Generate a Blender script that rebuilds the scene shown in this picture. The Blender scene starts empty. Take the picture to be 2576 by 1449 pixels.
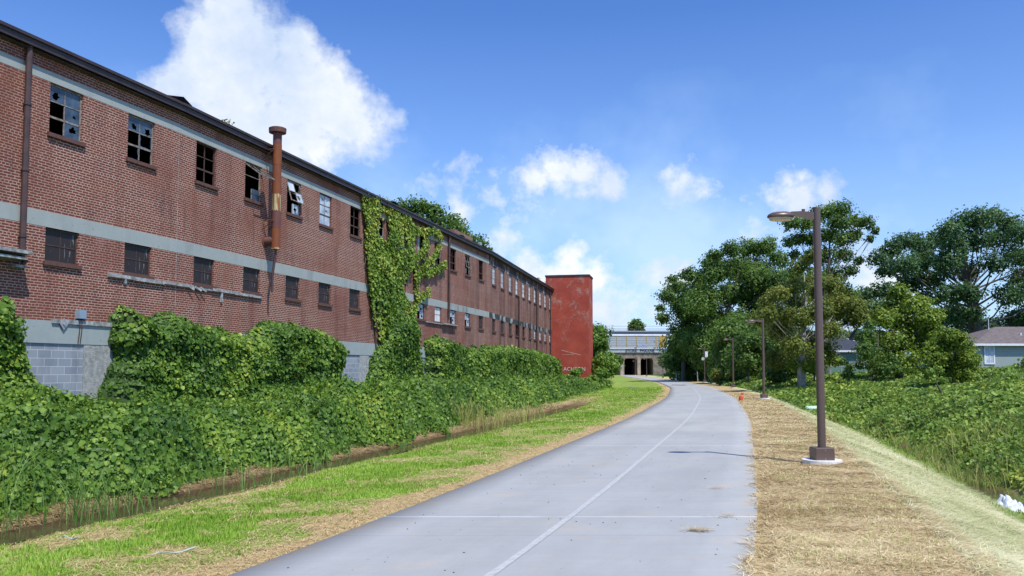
import bpy, math, random
import numpy as np
from mathutils import Vector, Matrix
R=math.radians
rng=np.random.default_rng(7); random.seed(7)
SC=bpy.context.scene; COL=SC.collection
EYE=1.7; FPX=2080.; TH=R(3.5)
# ------------------------------------------------------------------ helpers
def tag(o,label=None,cat=None,group=None,kind=None):
    if label: o['label']=label
    if cat: o['category']=cat
    if group: o['group']=group
    if kind: o['kind']=kind
    return o
def empty(name,loc=(0,0,0),rz=0):
    o=bpy.data.objects.new(name,None); COL.objects.link(o); o.location=loc; o.rotation_euler=(0,0,rz); return o
def mesh(name,V,F,mat,parent=None,uv=None,tint=None,zone=None,smooth=False,loc=None):
    """V (n,3); F (m,k) array of equal polygons or a list of lists; uv per vertex"""
    me=bpy.data.meshes.new(name); V=np.asarray(V,dtype=np.float32).reshape(-1,3)
    if isinstance(F,np.ndarray):
        m,k=F.shape
        me.vertices.add(len(V)); me.vertices.foreach_set('co',V.ravel())
        me.loops.add(m*k); me.loops.foreach_set('vertex_index',F.astype(np.int32).ravel())
        me.polygons.add(m); me.polygons.foreach_set('loop_start',np.arange(0,m*k,k,dtype=np.int32))
        me.update(calc_edges=True)
    else:
        me.from_pydata(V.tolist(),[],F); me.update()
    if uv is not None:
        li=np.empty(len(me.loops),dtype=np.int32); me.loops.foreach_get('vertex_index',li)
        l=me.uv_layers.new(name='UVMap'); l.data.foreach_set('uv',np.asarray(uv,dtype=np.float32)[li].ravel())
    if tint is not None:
        a=me.attributes.new('tint','FLOAT','POINT'); a.data.foreach_set('value',np.asarray(tint,dtype=np.float32))
    if zone is not None:
        a=me.attributes.new('zone','FLOAT_COLOR','POINT'); a.data.foreach_set('color',np.asarray(zone,dtype=np.float32).ravel())
    if smooth: me.polygons.foreach_set('use_smooth',np.ones(len(me.polygons),dtype=bool))
    if mat: me.materials.append(mat)
    o=bpy.data.objects.new(name,me); COL.objects.link(o)
    if parent: o.parent=parent
    if loc: o.location=loc
    return o
class MB:
    """collects boxes, tubes and faces into one mesh"""
    def __init__(s): s.v=[]; s.f=[]; s.uv=[]
    def add(s,vs,fs,uv=None):
        b=len(s.v); s.v+= [tuple(p) for p in vs]; s.f+=[[i+b for i in f] for f in fs]
        s.uv+= list(uv) if uv is not None else [(p[0]+p[1],p[2]) for p in vs]
    def box(s,c,d,M=None):
        x,y,z=[k/2 for k in d]; vs=[Vector((sx*x,sy*y,sz*z)) for sz in(-1,1) for sy in(-1,1) for sx in(-1,1)]
        if M is not None: vs=[M@p for p in vs]
        vs=[p+Vector(c) for p in vs]
        s.add(vs,[(0,2,3,1),(4,5,7,6),(0,1,5,4),(2,6,7,3),(0,4,6,2),(1,3,7,5)])
    def tube(s,pts,rad,n=8,cap=True):
        pts=[Vector(p) for p in pts]; b=len(s.v); m=len(pts)
        if not hasattr(rad,'__len__'): rad=[rad]*m
        for i,p in enumerate(pts):
            t=(pts[min(i+1,m-1)]-pts[max(i-1,0)]).normalized()
            a=Vector((0,0,1)) if abs(t.z)<.9 else Vector((1,0,0))
            u=t.cross(a).normalized(); w=t.cross(u)
            for k in range(n):
                q=2*math.pi*k/n; P=p+(u*math.cos(q)+w*math.sin(q))*rad[i]; s.v.append(tuple(P)); s.uv.append((k/n,P.z))
        for i in range(m-1):
            for k in range(n): s.f.append([b+i*n+k,b+i*n+(k+1)%n,b+(i+1)*n+(k+1)%n,b+(i+1)*n+k])
        if cap: s.f.append([b+k for k in range(n)][::-1]); s.f.append([b+(m-1)*n+k for k in range(n)])
    def build(s,name,mat,parent=None,smooth=False,loc=None,bevel=0):
        o=mesh(name,s.v,s.f,mat,parent,uv=s.uv,smooth=smooth,loc=loc)
        if bevel:
            m=o.modifiers.new('bevel','BEVEL'); m.width=bevel; m.segments=2; m.limit_method='ANGLE'
        return o
def ray(u,v):
    xr=(u-1288)/FPX; yr=(803.5-v)/FPX
    return (xr, math.cos(TH)-yr*math.sin(TH), math.sin(TH)+yr*math.cos(TH))
def at(u,v,Y):
    d=ray(u,v); t=Y/d[1]; return Vector((d[0]*t,Y,EYE+d[2]*t))
def _h(ix,iy,s):
    n=(ix*374761393+iy*668265263+s*1442695041)&0x7fffffff; n=(n^(n>>13))*1274126177&0x7fffffff
    return ((n^(n>>16))&0xffff)/65535.
def vnoise(x,y,s=0):
    x=np.asarray(x,float); y=np.asarray(y,float); ix=np.floor(x).astype(np.int64); iy=np.floor(y).astype(np.int64)
    fx=x-ix; fy=y-iy; fx=fx*fx*(3-2*fx); fy=fy*fy*(3-2*fy)
    a=_h(ix,iy,s);b=_h(ix+1,iy,s);c=_h(ix,iy+1,s);d=_h(ix+1,iy+1,s)
    return (a*(1-fx)+b*fx)*(1-fy)+(c*(1-fx)+d*fx)*fy
def fbm(x,y,s=0,o=3):
    return sum(vnoise(np.asarray(x)*2**k,np.asarray(y)*2**k,s+k)/2**k for k in range(o))/sum(1/2**k for k in range(o))
# ------------------------------------------------------------------ materials
def nt(name):
    m=bpy.data.materials.new(name); m.use_nodes=True; t=m.node_tree; t.nodes.clear(); return m,t
def N(t,typ,**k):
    n=t.nodes.new(typ)
    for a,b in k.items():
        if a in ('ins',):
            for q,w in b.items(): n.inputs[q].default_value=w
        else: setattr(n,a,b)
    return n
def lk(t,a,b): t.links.new(a,b)
def mixc(t,fac,a,b,mode='MIX'):
    n=N(t,'ShaderNodeMix',data_type='RGBA',blend_type=mode)
    for i,x in ((0,fac),(6,a),(7,b)):
        if hasattr(x,'is_linked') or isinstance(x,bpy.types.NodeSocket): lk(t,x,n.inputs[i])
        else: n.inputs[i].default_value=x if i==0 else (*x[:3],1)
    return n.outputs[2]
def noise(t,vec,scale,detail=3,rough=.55,dist=0):
    n=N(t,'ShaderNodeTexNoise',ins={'Scale':scale,'Detail':detail,'Roughness':rough,'Distortion':dist})
    if vec is not None: lk(t,vec,n.inputs['Vector'])
    return n.outputs['Fac']
def ramp(t,fac,stops):
    n=N(t,'ShaderNodeValToRGB'); e=n.color_ramp.elements
    while len(e)<len(stops): e.new(.5)
    for i,(p,c) in enumerate(stops):
        e[i].position=p; e[i].color=(*c,1) if hasattr(c,'__len__') else (c,c,c,1)
    lk(t,fac,n.inputs[0]); return n.outputs[0]
def vmap(t,vec,sc,loc=(0,0,0)):
    n=N(t,'ShaderNodeMapping'); n.inputs['Scale'].default_value=sc; n.inputs['Location'].default_value=loc; lk(t,vec,n.inputs[0]); return n.outputs[0]
def math_(t,op,a,b=0,c=0,clamp=False):
    n=N(t,'ShaderNodeMath',operation=op,use_clamp=clamp)
    for i,x in enumerate((a,b,c)):
        if isinstance(x,bpy.types.NodeSocket): lk(t,x,n.inputs[i])
        else: n.inputs[i].default_value=x
    return n.outputs[0]
def out(t,sh):
    o=N(t,'ShaderNodeOutputMaterial'); lk(t,sh,o.inputs[0])
def prin(t,col,rough=.7,bump=None,bstr=.3,bdist=.01,metal=0,spec=.5):
    p=N(t,'ShaderNodeBsdfPrincipled'); p.inputs['Metallic'].default_value=metal; p.inputs['Specular IOR Level'].default_value=spec
    if isinstance(col,bpy.types.NodeSocket): lk(t,col,p.inputs['Base Color'])
    else: p.inputs['Base Color'].default_value=(*col,1)
    if isinstance(rough,bpy.types.NodeSocket): lk(t,rough,p.inputs['Roughness'])
    else: p.inputs['Roughness'].default_value=rough
    if bump is not None:
        b=N(t,'ShaderNodeBump'); b.inputs['Strength'].default_value=bstr; b.inputs['Distance'].default_value=bdist
        lk(t,bump,b.inputs['Height']); lk(t,b.outputs[0],p.inputs['Normal'])
    return p.outputs[0]
def simple(name,c1,c2=None,scale=3,rough=.7,metal=0,bs=.2,bd=.01,detail=4,spec=.5):
    m,t=nt(name); tc=N(t,'ShaderNodeTexCoord').outputs['Object']
    n=noise(t,tc,scale,detail); c2=c2 or tuple(x*.8 for x in c1)
    c=mixc(t,ramp(t,n,[(.35,0.),(.65,1.)]),c1,c2)
    out(t,prin(t,c,rough,noise(t,tc,scale*6,3),bs,bd,metal,spec)); return m
def leafmat(name,dark,mid,light,patch=.35,trans=.3,rough=.5):
    m,t=nt(name); a=N(t,'ShaderNodeAttribute',attribute_name='tint').outputs['Fac']
    geo=N(t,'ShaderNodeNewGeometry').outputs['Position']
    pn=noise(t,geo,patch,2)
    f=math_(t,'ADD',a,math_(t,'MULTIPLY',math_(t,'SUBTRACT',pn,.5),.7),clamp=True)
    c=ramp(t,f,[(0,dark),(.48,mid),(.96,light),(1,tuple(min(1,k*q) for k,q in zip(light,(1.25,1.0,.9))))])
    p=prin(t,c,rough,spec=.35)
    tr=N(t,'ShaderNodeBsdfTranslucent'); lk(t,mixc(t,.5,c,light),tr.inputs[0])
    mx=N(t,'ShaderNodeMixShader'); mx.inputs[0].default_value=trans; lk(t,p,mx.inputs[1]); lk(t,tr.outputs[0],mx.inputs[2])
    out(t,mx.outputs[0]); return m
def tintmat(name,stops,rough=.8,trans=0):
    m,t=nt(name); a=N(t,'ShaderNodeAttribute',attribute_name='tint').outputs['Fac']
    c=ramp(t,a,stops); p=prin(t,c,rough,spec=.2)
    if trans:
        tr=N(t,'ShaderNodeBsdfTranslucent'); lk(t,c,tr.inputs[0]); mx=N(t,'ShaderNodeMixShader'); mx.inputs[0].default_value=trans
        lk(t,p,mx.inputs[1]); lk(t,tr.outputs[0],mx.inputs[2]); p=mx.outputs[0]
    out(t,p); return m
def brickmat(name,paint=None):
    m,t=nt(name); uv=N(t,'ShaderNodeUVMap').outputs[0]
    b=N(t,'ShaderNodeTexBrick',offset=.5,offset_frequency=2,squash=.5,squash_frequency=6)
    wob=noise(t,vmap(t,uv,(1.5,1.5,1)),1,2)
    wv=N(t,'ShaderNodeVectorMath',operation='ADD'); lk(t,uv,wv.inputs[0])
    cm=N(t,'ShaderNodeCombineXYZ'); lk(t,math_(t,'MULTIPLY',math_(t,'SUBTRACT',wob,.5),.035),cm.inputs[1]); lk(t,cm.outputs[0],wv.inputs[1])
    lk(t,wv.outputs[0],b.inputs['Vector'])
    b.inputs['Scale'].default_value=1; b.inputs['Brick Width'].default_value=.21; b.inputs['Row Height'].default_value=.0677
    b.inputs['Mortar Size'].default_value=.0105; b.inputs['Mortar Smooth'].default_value=.15; b.inputs['Bias'].default_value=-.1
    b.inputs['Color1'].default_value=(.125,.034,.026,1); b.inputs['Color2'].default_value=(.195,.058,.042,1); b.inputs['Mortar'].default_value=(.58,.43,.34,1)
    big=noise(t,vmap(t,uv,(.35,.35,1)),1,4,.6)
    streak=noise(t,vmap(t,uv,(1.1,.13,1)),1.3,4,.6)
    fine=noise(t,uv,9,4,.7)
    warm=ramp(t,noise(t,vmap(t,uv,(.5,.8,1),(11,4,0)),1,5,.65),[(.45,0.),(.66,.3)])
    c=mixc(t,ramp(t,fine,[(.3,0.),(.75,.5)]),b.outputs['Color'],(.16,.05,.04))
    c=mixc(t,ramp(t,big,[(.47,0.),(.70,.6)]),c,(.19,.058,.042))            # mortar washed over with brick dust
    c=mixc(t,ramp(t,streak,[(.5,0.),(.72,.5)]),c,(.10,.03,.024))
    c=mixc(t,ramp(t,noise(t,vmap(t,uv,(.8,.6,1),(7,3,0)),1,5,.65),[(.6,0.),(.8,.4)]),c,(.42,.27,.24))
    c=mixc(t,warm,c,(.27,.085,.035))
    c=mixc(t,ramp(t,noise(t,vmap(t,uv,(2.2,.35,1),(1,6,0)),1.4,4,.65),[(.55,0.),(.72,.5)]),c,(.07,.035,.03))
    # soot and damp beyond the second joint
    sx=N(t,'ShaderNodeSeparateXYZ'); lk(t,uv,sx.inputs[0])
    far=ramp(t,math_(t,'DIVIDE',math_(t,'SUBTRACT',sx.outputs[0],22),45),[(0,0.),(1,1.)])
    st=ramp(t,noise(t,vmap(t,uv,(.55,.05,1),(3,9,0)),2.2,4,.6),[(.47,0.),(.62,.75)])
    c=mixc(t,math_(t,'MULTIPLY',st,far),c,(.055,.03,.028))
    band=math_(t,'COMPARE',sx.outputs[1],9.3,.45)
    soot=ramp(t,noise(t,vmap(t,uv,(.45,.3,1)),2,4),[(.42,0.),(.55,.9)])
    sfar=math_(t,'GREATER_THAN',sx.outputs[0],46.9)
    c=mixc(t,math_(t,'MULTIPLY',math_(t,'MULTIPLY',soot,band),sfar),c,(.03,.028,.03))
    if paint:
        pk=ramp(t,math_(t,'ADD',math_(t,'MULTIPLY',noise(t,vmap(t,uv,(.7,.6,1)),1.1,5,.7),.6),math_(t,'MULTIPLY',noise(t,vmap(t,uv,(3,9,1)),1.6,4,.7),.4)),[(.53,0.),(.57,1.)])
        hi=ramp(t,math_(t,'DIVIDE',sx.outputs[1],11),[(.35,.15),(.75,1.)])
        pc=mixc(t,ramp(t,noise(t,uv,.9,4),[(.3,0.),(.7,1.)]),paint,(.30,.05,.033))
        pc=mixc(t,ramp(t,noise(t,uv,14,3),[(.5,0.),(.8,.25)]),pc,(.5,.2,.15))
        pale=mixc(t,.5,b.outputs['Color'],(.5,.33,.28))
        c=mixc(t,math_(t,'MULTIPLY',math_(t,'MULTIPLY',pk,hi),.75),pc,pale)
    h=math_(t,'ADD',math_(t,'MULTIPLY',b.outputs['Fac'],-1),math_(t,'MULTIPLY',fine,.6))
    out(t,prin(t,c,.88,h,.5,.008,spec=.25)); return m
def concrete(name,c1,c2,stain=.6,sc=1.):
    m,t=nt(name); uv=N(t,'ShaderNodeUVMap').outputs[0]
    c=mixc(t,noise(t,uv,2.5*sc,5,.65),c1,c2)
    st=ramp(t,noise(t,vmap(t,uv,(1.3,.25,1)),1.2,4,.6),[(.52,0.),(.7,stain)])
    sx=N(t,'ShaderNodeSeparateXYZ'); lk(t,uv,sx.inputs[0])
    far=ramp(t,math_(t,'DIVIDE',math_(t,'SUBTRACT',sx.outputs[0],16),26),[(0,.25),(1,1.)])
    c=mixc(t,math_(t,'MULTIPLY',st,far),c,(.05,.05,.055))
    soot=ramp(t,noise(t,vmap(t,uv,(.45,.3,1)),2,4),[(.40,0.),(.47,.93)])
    c=mixc(t,math_(t,'MULTIPLY',soot,math_(t,'GREATER_THAN',sx.outputs[0],46.9)),c,(.03,.03,.033))
    pit=ramp(t,noise(t,uv,11*sc,2),[(.68,0.),(.74,.7)])
    c=mixc(t,pit,c,(.1,.12,.13))
    out(t,prin(t,c,.85,noise(t,uv,30,4),.3,.006,spec=.25)); return m
M={}
M['brick']=brickmat('weathered_brick'); M['redpaint']=brickmat('red_painted_brick',(.43,.082,.050))
M['band']=concrete('grey_green_concrete',(.29,.33,.315),(.38,.41,.39))
M['beam']=concrete('base_concrete',(.27,.32,.32),(.38,.42,.40),.4)
def blockmat():
    m,t=nt('concrete_block'); uv=N(t,'ShaderNodeUVMap').outputs[0]
    b=N(t,'ShaderNodeTexBrick',offset=.5); lk(t,vmap(t,uv,(1,1,1),(0,.045,0)),b.inputs['Vector'])
    for k,v in {'Scale':1,'Brick Width':.406,'Row Height':.203,'Mortar Size':.009,'Mortar Smooth':.1,'Bias':0}.items(): b.inputs[k].default_value=v
    b.inputs['Color1'].default_value=(.24,.27,.31,1); b.inputs['Color2'].default_value=(.31,.34,.37,1); b.inputs['Mortar'].default_value=(.48,.5,.52,1)
    c=mixc(t,ramp(t,noise(t,vmap(t,uv,(1,.3,1)),1.6,5,.6),[(.5,0.),(.75,.6)]),b.outputs['Color'],(.12,.12,.13))
    out(t,prin(t,c,.85,math_(t,'MULTIPLY',b.outputs['Fac'],-1),.4,.008,spec=.25)); return m
M['block']=blockmat()
M['pier']=simple('rough_render',(.60,.61,.58),(.36,.38,.37),9,.9,bs=1,bd=.08,detail=6)
M['sill']=simple('dark_brick_sill',(.14,.06,.045),(.09,.045,.035),12)
M['steel']=simple('old_white_paint',(.34,.33,.30),(.14,.09,.06),8,.6)
M['rustframe']=simple('rusty_brown_frame',(.11,.055,.04),(.06,.035,.03),8,.7)
M['gutter']=simple('dark_brown_gutter',(.055,.035,.035),(.035,.022,.022),2,.5)
M['roof']=simple('roof_felt',(.05,.04,.045),(.09,.08,.08),3,.8)
M['pipe']=simple('brown_painted_pipe',(.09,.045,.04),(.05,.03,.03),4,.55)
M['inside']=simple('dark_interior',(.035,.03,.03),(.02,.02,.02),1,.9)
M['wood']=simple('bleached_timber',(.42,.44,.44),(.16,.16,.15),7,.85,bs=.6)
M['lamp']=simple('bronze_lamp_metal',(.13,.087,.072),(.145,.10,.083),30,.38,.25,bs=.05)
M['lens']=simple('cream_lamp_lens',(.62,.5,.33),(.5,.4,.27),6,.3)
M['silver']=simple('silver_lamp_top',(.42,.42,.42),(.35,.35,.36),6,.35,.4)
M['white']=simple('white_paint',(.78,.79,.8),(.66,.67,.68),6,.5)
M['pad']=simple('new_white_concrete',(.78,.76,.72),(.62,.60,.56),20,.85)
M['bolt']=simple('bolt_metal',(.5,.48,.45),None,20,.3,.8)
def glassmat(name,c1,c2,rough=.12):
    m,t=nt(name); tc=N(t,'ShaderNodeTexCoord').outputs['Object']
    c=mixc(t,ramp(t,noise(t,tc,2.5,4),[(.35,0.),(.65,1.)]),c1,c2)
    out(t,prin(t,c,math_(t,'MULTIPLY_ADD',noise(t,tc,6,3),.3,rough),spec=.6)); return m
M['glass']=glassmat('dusty_glass',(.02,.035,.06),(.075,.12,.17),.2)
M['paleglass']=glassmat('milky_glass',(.30,.38,.46),(.62,.68,.74),.25)
def screenmat():
    m,t=nt('dark_mesh_screen'); tc=N(t,'ShaderNodeTexCoord').outputs['Object']
    c=mixc(t,noise(t,tc,2,4),(.013,.010,.011),(.034,.024,.023))
    s=ramp(t,noise(t,vmap(t,tc,(3,3,.5)),3.5,4,.5,1.2),[(.66,0.),(.68,.55)])
    c=mixc(t,s,c,(.3,.3,.3)); out(t,prin(t,c,.6)); return m
M['screen']=screenmat()
def rustmat():
    m,t=nt('rusty_stack'); tc=N(t,'ShaderNodeTexCoord').outputs['Object']; sx=N(t,'ShaderNodeSeparateXYZ'); lk(t,tc,sx.inputs[0]); z=sx.outputs[2]
    n=noise(t,vmap(t,tc,(6,6,1.2)),1.5,5,.65)
    rust=mixc(t,n,(.11,.032,.014),(.30,.085,.025))
    primer=mixc(t,noise(t,tc,4,3),(.10,.045,.04),(.17,.06,.05))
    yel=mixc(t,ramp(t,noise(t,vmap(t,tc,(9,9,1)),1,3),[(.45,0.),(.55,1.)]),(.46,.42,.22),(.28,.09,.03))
    zz=math_(t,'ADD',z,math_(t,'MULTIPLY',math_(t,'SUBTRACT',n,.5),.25))
    f=lambda a,b: math_(t,'MULTIPLY',math_(t,'GREATER_THAN',zz,a),math_(t,'LESS_THAN',zz,b))
    c=mixc(t,f(7.35,9.75),primer,rust); c=mixc(t,f(7.35,7.95),c,yel); c=mixc(t,f(5.8,6.75),c,rust); c=mixc(t,f(5.8,6.02),c,yel)
    out(t,prin(t,c,.8,n,.3,.01)); return m
M['rust']=rustmat()
M['darkrust']=simple('dark_rust',(.10,.045,.04),(.16,.06,.04),5,.75)
# ------------------------------------------------------------------ path geometry
PCY=np.array([-60,-5,6.95,9.72,16.29,29.4,51.3,80.3,121,180,211,250,300,420,5000.]); PCX=np.array([-24.,-4.2,-.13,.78,2.56,6.31,11.7,17.5,23.2,28.6,31.2,34.8,39.3,50,450.])
_yy=np.concatenate([np.arange(-60,420,1.),[420,5000]]); _xx=np.interp(_yy,PCY,PCX)
_k=np.exp(-np.linspace(-2,2,25)**2); _k/=_k.sum(); _p=np.pad(_xx[:-2],12,mode='reflect',reflect_type='odd'); _xx[:-2]=np.convolve(_p,_k,'valid')
def cx(y): return np.interp(y,_yy,_xx)
def hw(y): g=(cx(np.asarray(y)+1)-cx(np.asarray(y)-1))/2; return 2.07*np.sqrt(1+g*g)
def XL(y): return cx(y)-hw(y)
def XR(y): return cx(y)+hw(y)
def sstep(a,b,x): t=np.clip((np.asarray(x,float)-a)/(b-a),0,1); return t*t*(3-2*t)
def gz(x,y,bump=True):
    x=np.asarray(x,float); y=np.asarray(y,float)
    l=XL(y)-x; r=x-XR(y)
    zl=np.interp(l,[-1,0,.3,3.0,4.5,4.66,5.25,5.45,5.8,6.6,9,12,60],[-.05,-.05,-.03,-.14,-.37,-.47,-.47,-.36,-.27,-.16,.0,.2,.25])
    zl2=np.interp(l,[-1,0,.3,3.6,9,12,60],[-.05,-.05,-.02,-.18,-.05,.25,.3]); fl=sstep(44,60,y)
    zl=zl*(1-fl)+zl2*fl
    zr=np.interp(r,[-1,0,.15,1.9,2.3,5,5.3,5.9,6.3,9,16,26,45,200],[-.05,-.05,-.0,.02,-.08,-1.1,-1.25,-1.25,-1.0,-.3,.5,1.0,1.4,1.5])
    zr2=np.interp(r,[-1,0,.15,1.9,3.5,6,16,26,45,200],[-.05,-.05,-.0,.02,-.15,.0,.6,1.0,1.4,1.5]); fr=sstep(42,70,y)
    zr=zr*(1-fr)+zr2*fr
    z=np.where(x<cx(y),zl,zr)
    if bump:
        near=sstep(.0,.5,l)+sstep(0,.5,r)
        z=z+near*(1-.8*sstep(4.2,4.5,l)*(1-sstep(5.3,5.6,l))*(y<50))*((fbm(x*.8,y*.8,3)-.5)*.10+(fbm(x*4,y*4,9,2)-.5)*.035)
    return z
# ------------------------------------------------------------------ the ground sheet
def ground():
    lat=np.concatenate([[-3000,-1200,-500,-220,-120,-80,-55,-40,-30,-24,-20],np.arange(-17,-7,.5),np.arange(-7,-2,.1),np.arange(-2,2,.5),np.arange(2,10.5,.12),np.arange(10.6,20,.5),[22,26,30,36,44,55,70,90,130,220,500,1200,3000]])
    ys=[-60,-30,-12]; y=-8.
    while y<420: ys.append(y); y+=max(.14,abs(y)*.014) if y>4 else 1.
    ys=np.array(ys+[470,600,900,1500,3000,5000.])
    Y,L=np.meshgrid(ys,lat,indexing='ij'); X=cx(Y)+L
    Z=gz(X,Y); far=sstep(60,220,np.abs(L)); Z=Z*(1-far)+1.0*far
    # keep the ground sheet below the path slab
    l=XL(Y)-X; r=X-XR(Y)
    edge=(fbm(X*1.7,Y*1.7,21)-.5)*1.1
    straw=np.zeros_like(Z); net=np.zeros_like(Z); mud=np.zeros_like(Z); veg=np.zeros_like(Z)
    rs=(sstep(-.5,0,r)*(1-sstep(1.7,2.2,r+edge*.35)))*(r>-1)*(X>cx(Y)); net=sstep(1.75,2.15,r+edge*.35)*(1-sstep(4.6,5.2,r+edge*.5))
    straw=np.maximum(straw,rs)
    ls=(X<cx(Y))*(1-sstep(.25,1.0,l+edge)); straw=np.maximum(straw,ls*.9)
    straw=np.maximum(straw,(X<cx(Y))*sstep(4.2,4.7,l)*(1-sstep(5.9,6.6,l))*(1-sstep(50,70,Y))*.9)
    mud=np.maximum(mud,(X<cx(Y))*sstep(4.3,4.6,l)*(1-sstep(5.5,5.75,l))*(1-sstep(46,58,Y)))
    mud=np.maximum(mud,.8*sstep(5.1,5.4,r)*(1-sstep(5.9,6.3,r))*(1-sstep(40,60,Y)))
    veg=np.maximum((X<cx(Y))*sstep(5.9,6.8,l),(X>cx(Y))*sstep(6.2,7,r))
    nr,nc=Z.shape; V=np.stack([X,Y,Z],-1).reshape(-1,3)
    i=np.arange(nr-1)[:,None]*nc+np.arange(nc-1)[None,:]; F=np.stack([i,i+1,i+nc+1,i+nc],-1).reshape(-1,4)
    m,t=nt('ground_cover_soil'); g=N(t,'ShaderNodeNewGeometry').outputs['Position']
    z=N(t,'ShaderNodeAttribute',attribute_name='zone'); s=N(t,'ShaderNodeSeparateColor'); lk(t,z.outputs['Color'],s.inputs[0])
    n1=noise(t,g,.9,5,.65); n2=noise(t,g,7,4,.7); n3=noise(t,g,45,2,.6)
    gr=mixc(t,n2,(.17,.29,.03),(.28,.44,.06)); gr=mixc(t,ramp(t,n3,[(.3,0.),(.7,.6)]),gr,(.085,.15,.02))
    stc=mixc(t,n3,(.33,.22,.10),(.66,.51,.27)); stc=mixc(t,ramp(t,n2,[(.35,0.),(.7,.6)]),stc,(.33,.26,.10))
    pat=ramp(t,math_(t,'ADD',math_(t,'MULTIPLY',n1,.65),math_(t,'MULTIPLY',n2,.35)),[(.50,0.),(.58,.8)])
    c=mixc(t,pat,gr,stc)
    sf=ramp(t,math_(t,'ADD',s.outputs[0],math_(t,'MULTIPLY',math_(t,'SUBTRACT',n2,.5),.8)),[(.4,0.),(.65,1.)])
    c=mixc(t,sf,c,stc)
    nc_=mixc(t,n3,(.40,.40,.18),(.70,.66,.38)); nc_=mixc(t,ramp(t,n2,[(.45,0.),(.7,.8)]),nc_,(.22,.36,.13))
    c=mixc(t,s.outputs[1],c,nc_)
    c=mixc(t,s.outputs[2],c,mixc(t,n2,(.07,.04,.02),(.15,.09,.05)))
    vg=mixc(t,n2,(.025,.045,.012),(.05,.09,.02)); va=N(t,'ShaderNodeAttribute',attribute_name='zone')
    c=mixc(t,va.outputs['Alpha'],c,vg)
    out(t,prin(t,c,.95,math_(t,'ADD',n2,n3),.7,.03,spec=.1))
    o=mesh('ground',V,F,m,zone=np.stack([straw,net,mud,veg],-1).reshape(-1,4),smooth=True); tag(o,kind='structure')
ground()
def strip(name,ys,a,b,z,mat,thick=0,kind='structure'):
    """a(y), b(y) left and right edge; slab with sides"""
    ys=np.asarray(ys); A=a(ys);B=b(ys); n=len(ys); s=np.concatenate([[0],np.cumsum(np.hypot(np.diff(ys),np.diff((A+B)/2)))])
    k=9; V=[];UV=[]
    for j in range(k):
        f=j/(k-1); X=A*(1-f)+B*f; V.append(np.stack([X,ys,np.full(n,z)],-1)); UV.append(np.stack([(f-.5)*2*1.98 if name=='path' else f*np.ones(n),s],-1) if name!='path' else np.stack([np.full(n,(f-.5)*3.96),s],-1))
    V=np.concatenate(V);UV=np.concatenate(UV); F=[]
    for j in range(k-1):
        i=j*n+np.arange(n-1); F.append(np.stack([i,i+n,i+n+1,i+1],-1))
    F=np.concatenate(F)
    if thick:
        b0=len(V)
        for col in (0,k-1):
            e=V[col*n:(col+1)*n].copy(); e[:,2]-=thick; V=np.concatenate([V,e]); UV=np.concatenate([UV,UV[col*n:(col+1)*n]])
        i=np.arange(n-1); F=np.concatenate([F,np.stack([i,i+1,b0+i+1,b0+i],-1),np.stack([(k-1)*n+i+1,(k-1)*n+i,b0+n+i,b0+n+i+1],-1)])
    return tag(mesh(name,V,F,mat,uv=UV),kind=kind)
def pathmat():
    m,t=nt('broomed_concrete'); uv=N(t,'ShaderNodeUVMap').outputs[0]; sx=N(t,'ShaderNodeSeparateXYZ'); lk(t,uv,sx.inputs[0])
    c=mixc(t,noise(t,vmap(t,uv,(.25,1,1)),1.2,5,.6),(.36,.365,.34),(.475,.475,.435))
    slab=N(t,'ShaderNodeTexWhiteNoise',noise_dimensions='1D'); lk(t,math_(t,'FLOOR',math_(t,'DIVIDE',math_(t,'ADD',sx.outputs[1],OFF),9.4)),slab.inputs['W'])
    c=mixc(t,math_(t,'MULTIPLY',slab.outputs[0],.35),c,(.30,.33,.37))
    c=mixc(t,ramp(t,noise(t,vmap(t,uv,(.4,9,1)),1.5,3,.6),[(.35,.28),(.65,0.)]),c,(.30,.31,.33))
    c=mixc(t,ramp(t,noise(t,uv,1.1,4,.7),[(.54,0.),(.72,.6)]),c,(.49,.41,.32))
    c=mixc(t,ramp(t,noise(t,vmap(t,uv,(.5,.16,1),(2,8,0)),1.4,5,.7),[(.42,0.),(.66,.6)]),c,(.29,.295,.28))
    c=mixc(t,ramp(t,noise(t,uv,90,2,.6),[(.35,.22),(.6,0.)]),c,(.22,.22,.21))
    c=mixc(t,ramp(t,noise(t,vmap(t,uv,(1,1,1),(5,1,0)),14,2,.5),[(.74,0.),(.77,.7)]),c,(.20,.16,.13))
    e=math_(t,'ABSOLUTE',sx.outputs[0]); c=mixc(t,math_(t,'MULTIPLY',ramp(t,math_(t,'DIVIDE',e,2),[(.86,0.),(1,.55)]),ramp(t,noise(t,uv,2.2,4),[(.4,0.),(.6,1.)])),c,(.45,.36,.25))
    # saw joints with pale sealant every 9.4 m
    mod=math_(t,'ABSOLUTE',math_(t,'SUBTRACT',math_(t,'MODULO',math_(t,'ADD',sx.outputs[1],OFF),9.4),4.7))
    jl=math_(t,'MULTIPLY',math_(t,'LESS_THAN',mod,.016),ramp(t,noise(t,vmap(t,uv,(.8,.02,1)),1,2),[(.38,.25),(.5,.95)]))
    c=mixc(t,jl,c,(.62,.63,.63))
    mod2=math_(t,'ABSOLUTE',math_(t,'SUBTRACT',math_(t,'MODULO',math_(t,'ADD',sx.outputs[1],OFF),2.35),1.2))
    c=mixc(t,math_(t,'MULTIPLY',math_(t,'LESS_THAN',mod2,.012),.35),c,(.22,.22,.22))
    out(t,prin(t,c,.85,noise(t,vmap(t,uv,(2,60,1)),2,3),.25,.004,spec=.2)); return m
PY_=np.concatenate([np.arange(-12,60,.5),np.arange(60,330,2.)])
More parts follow.
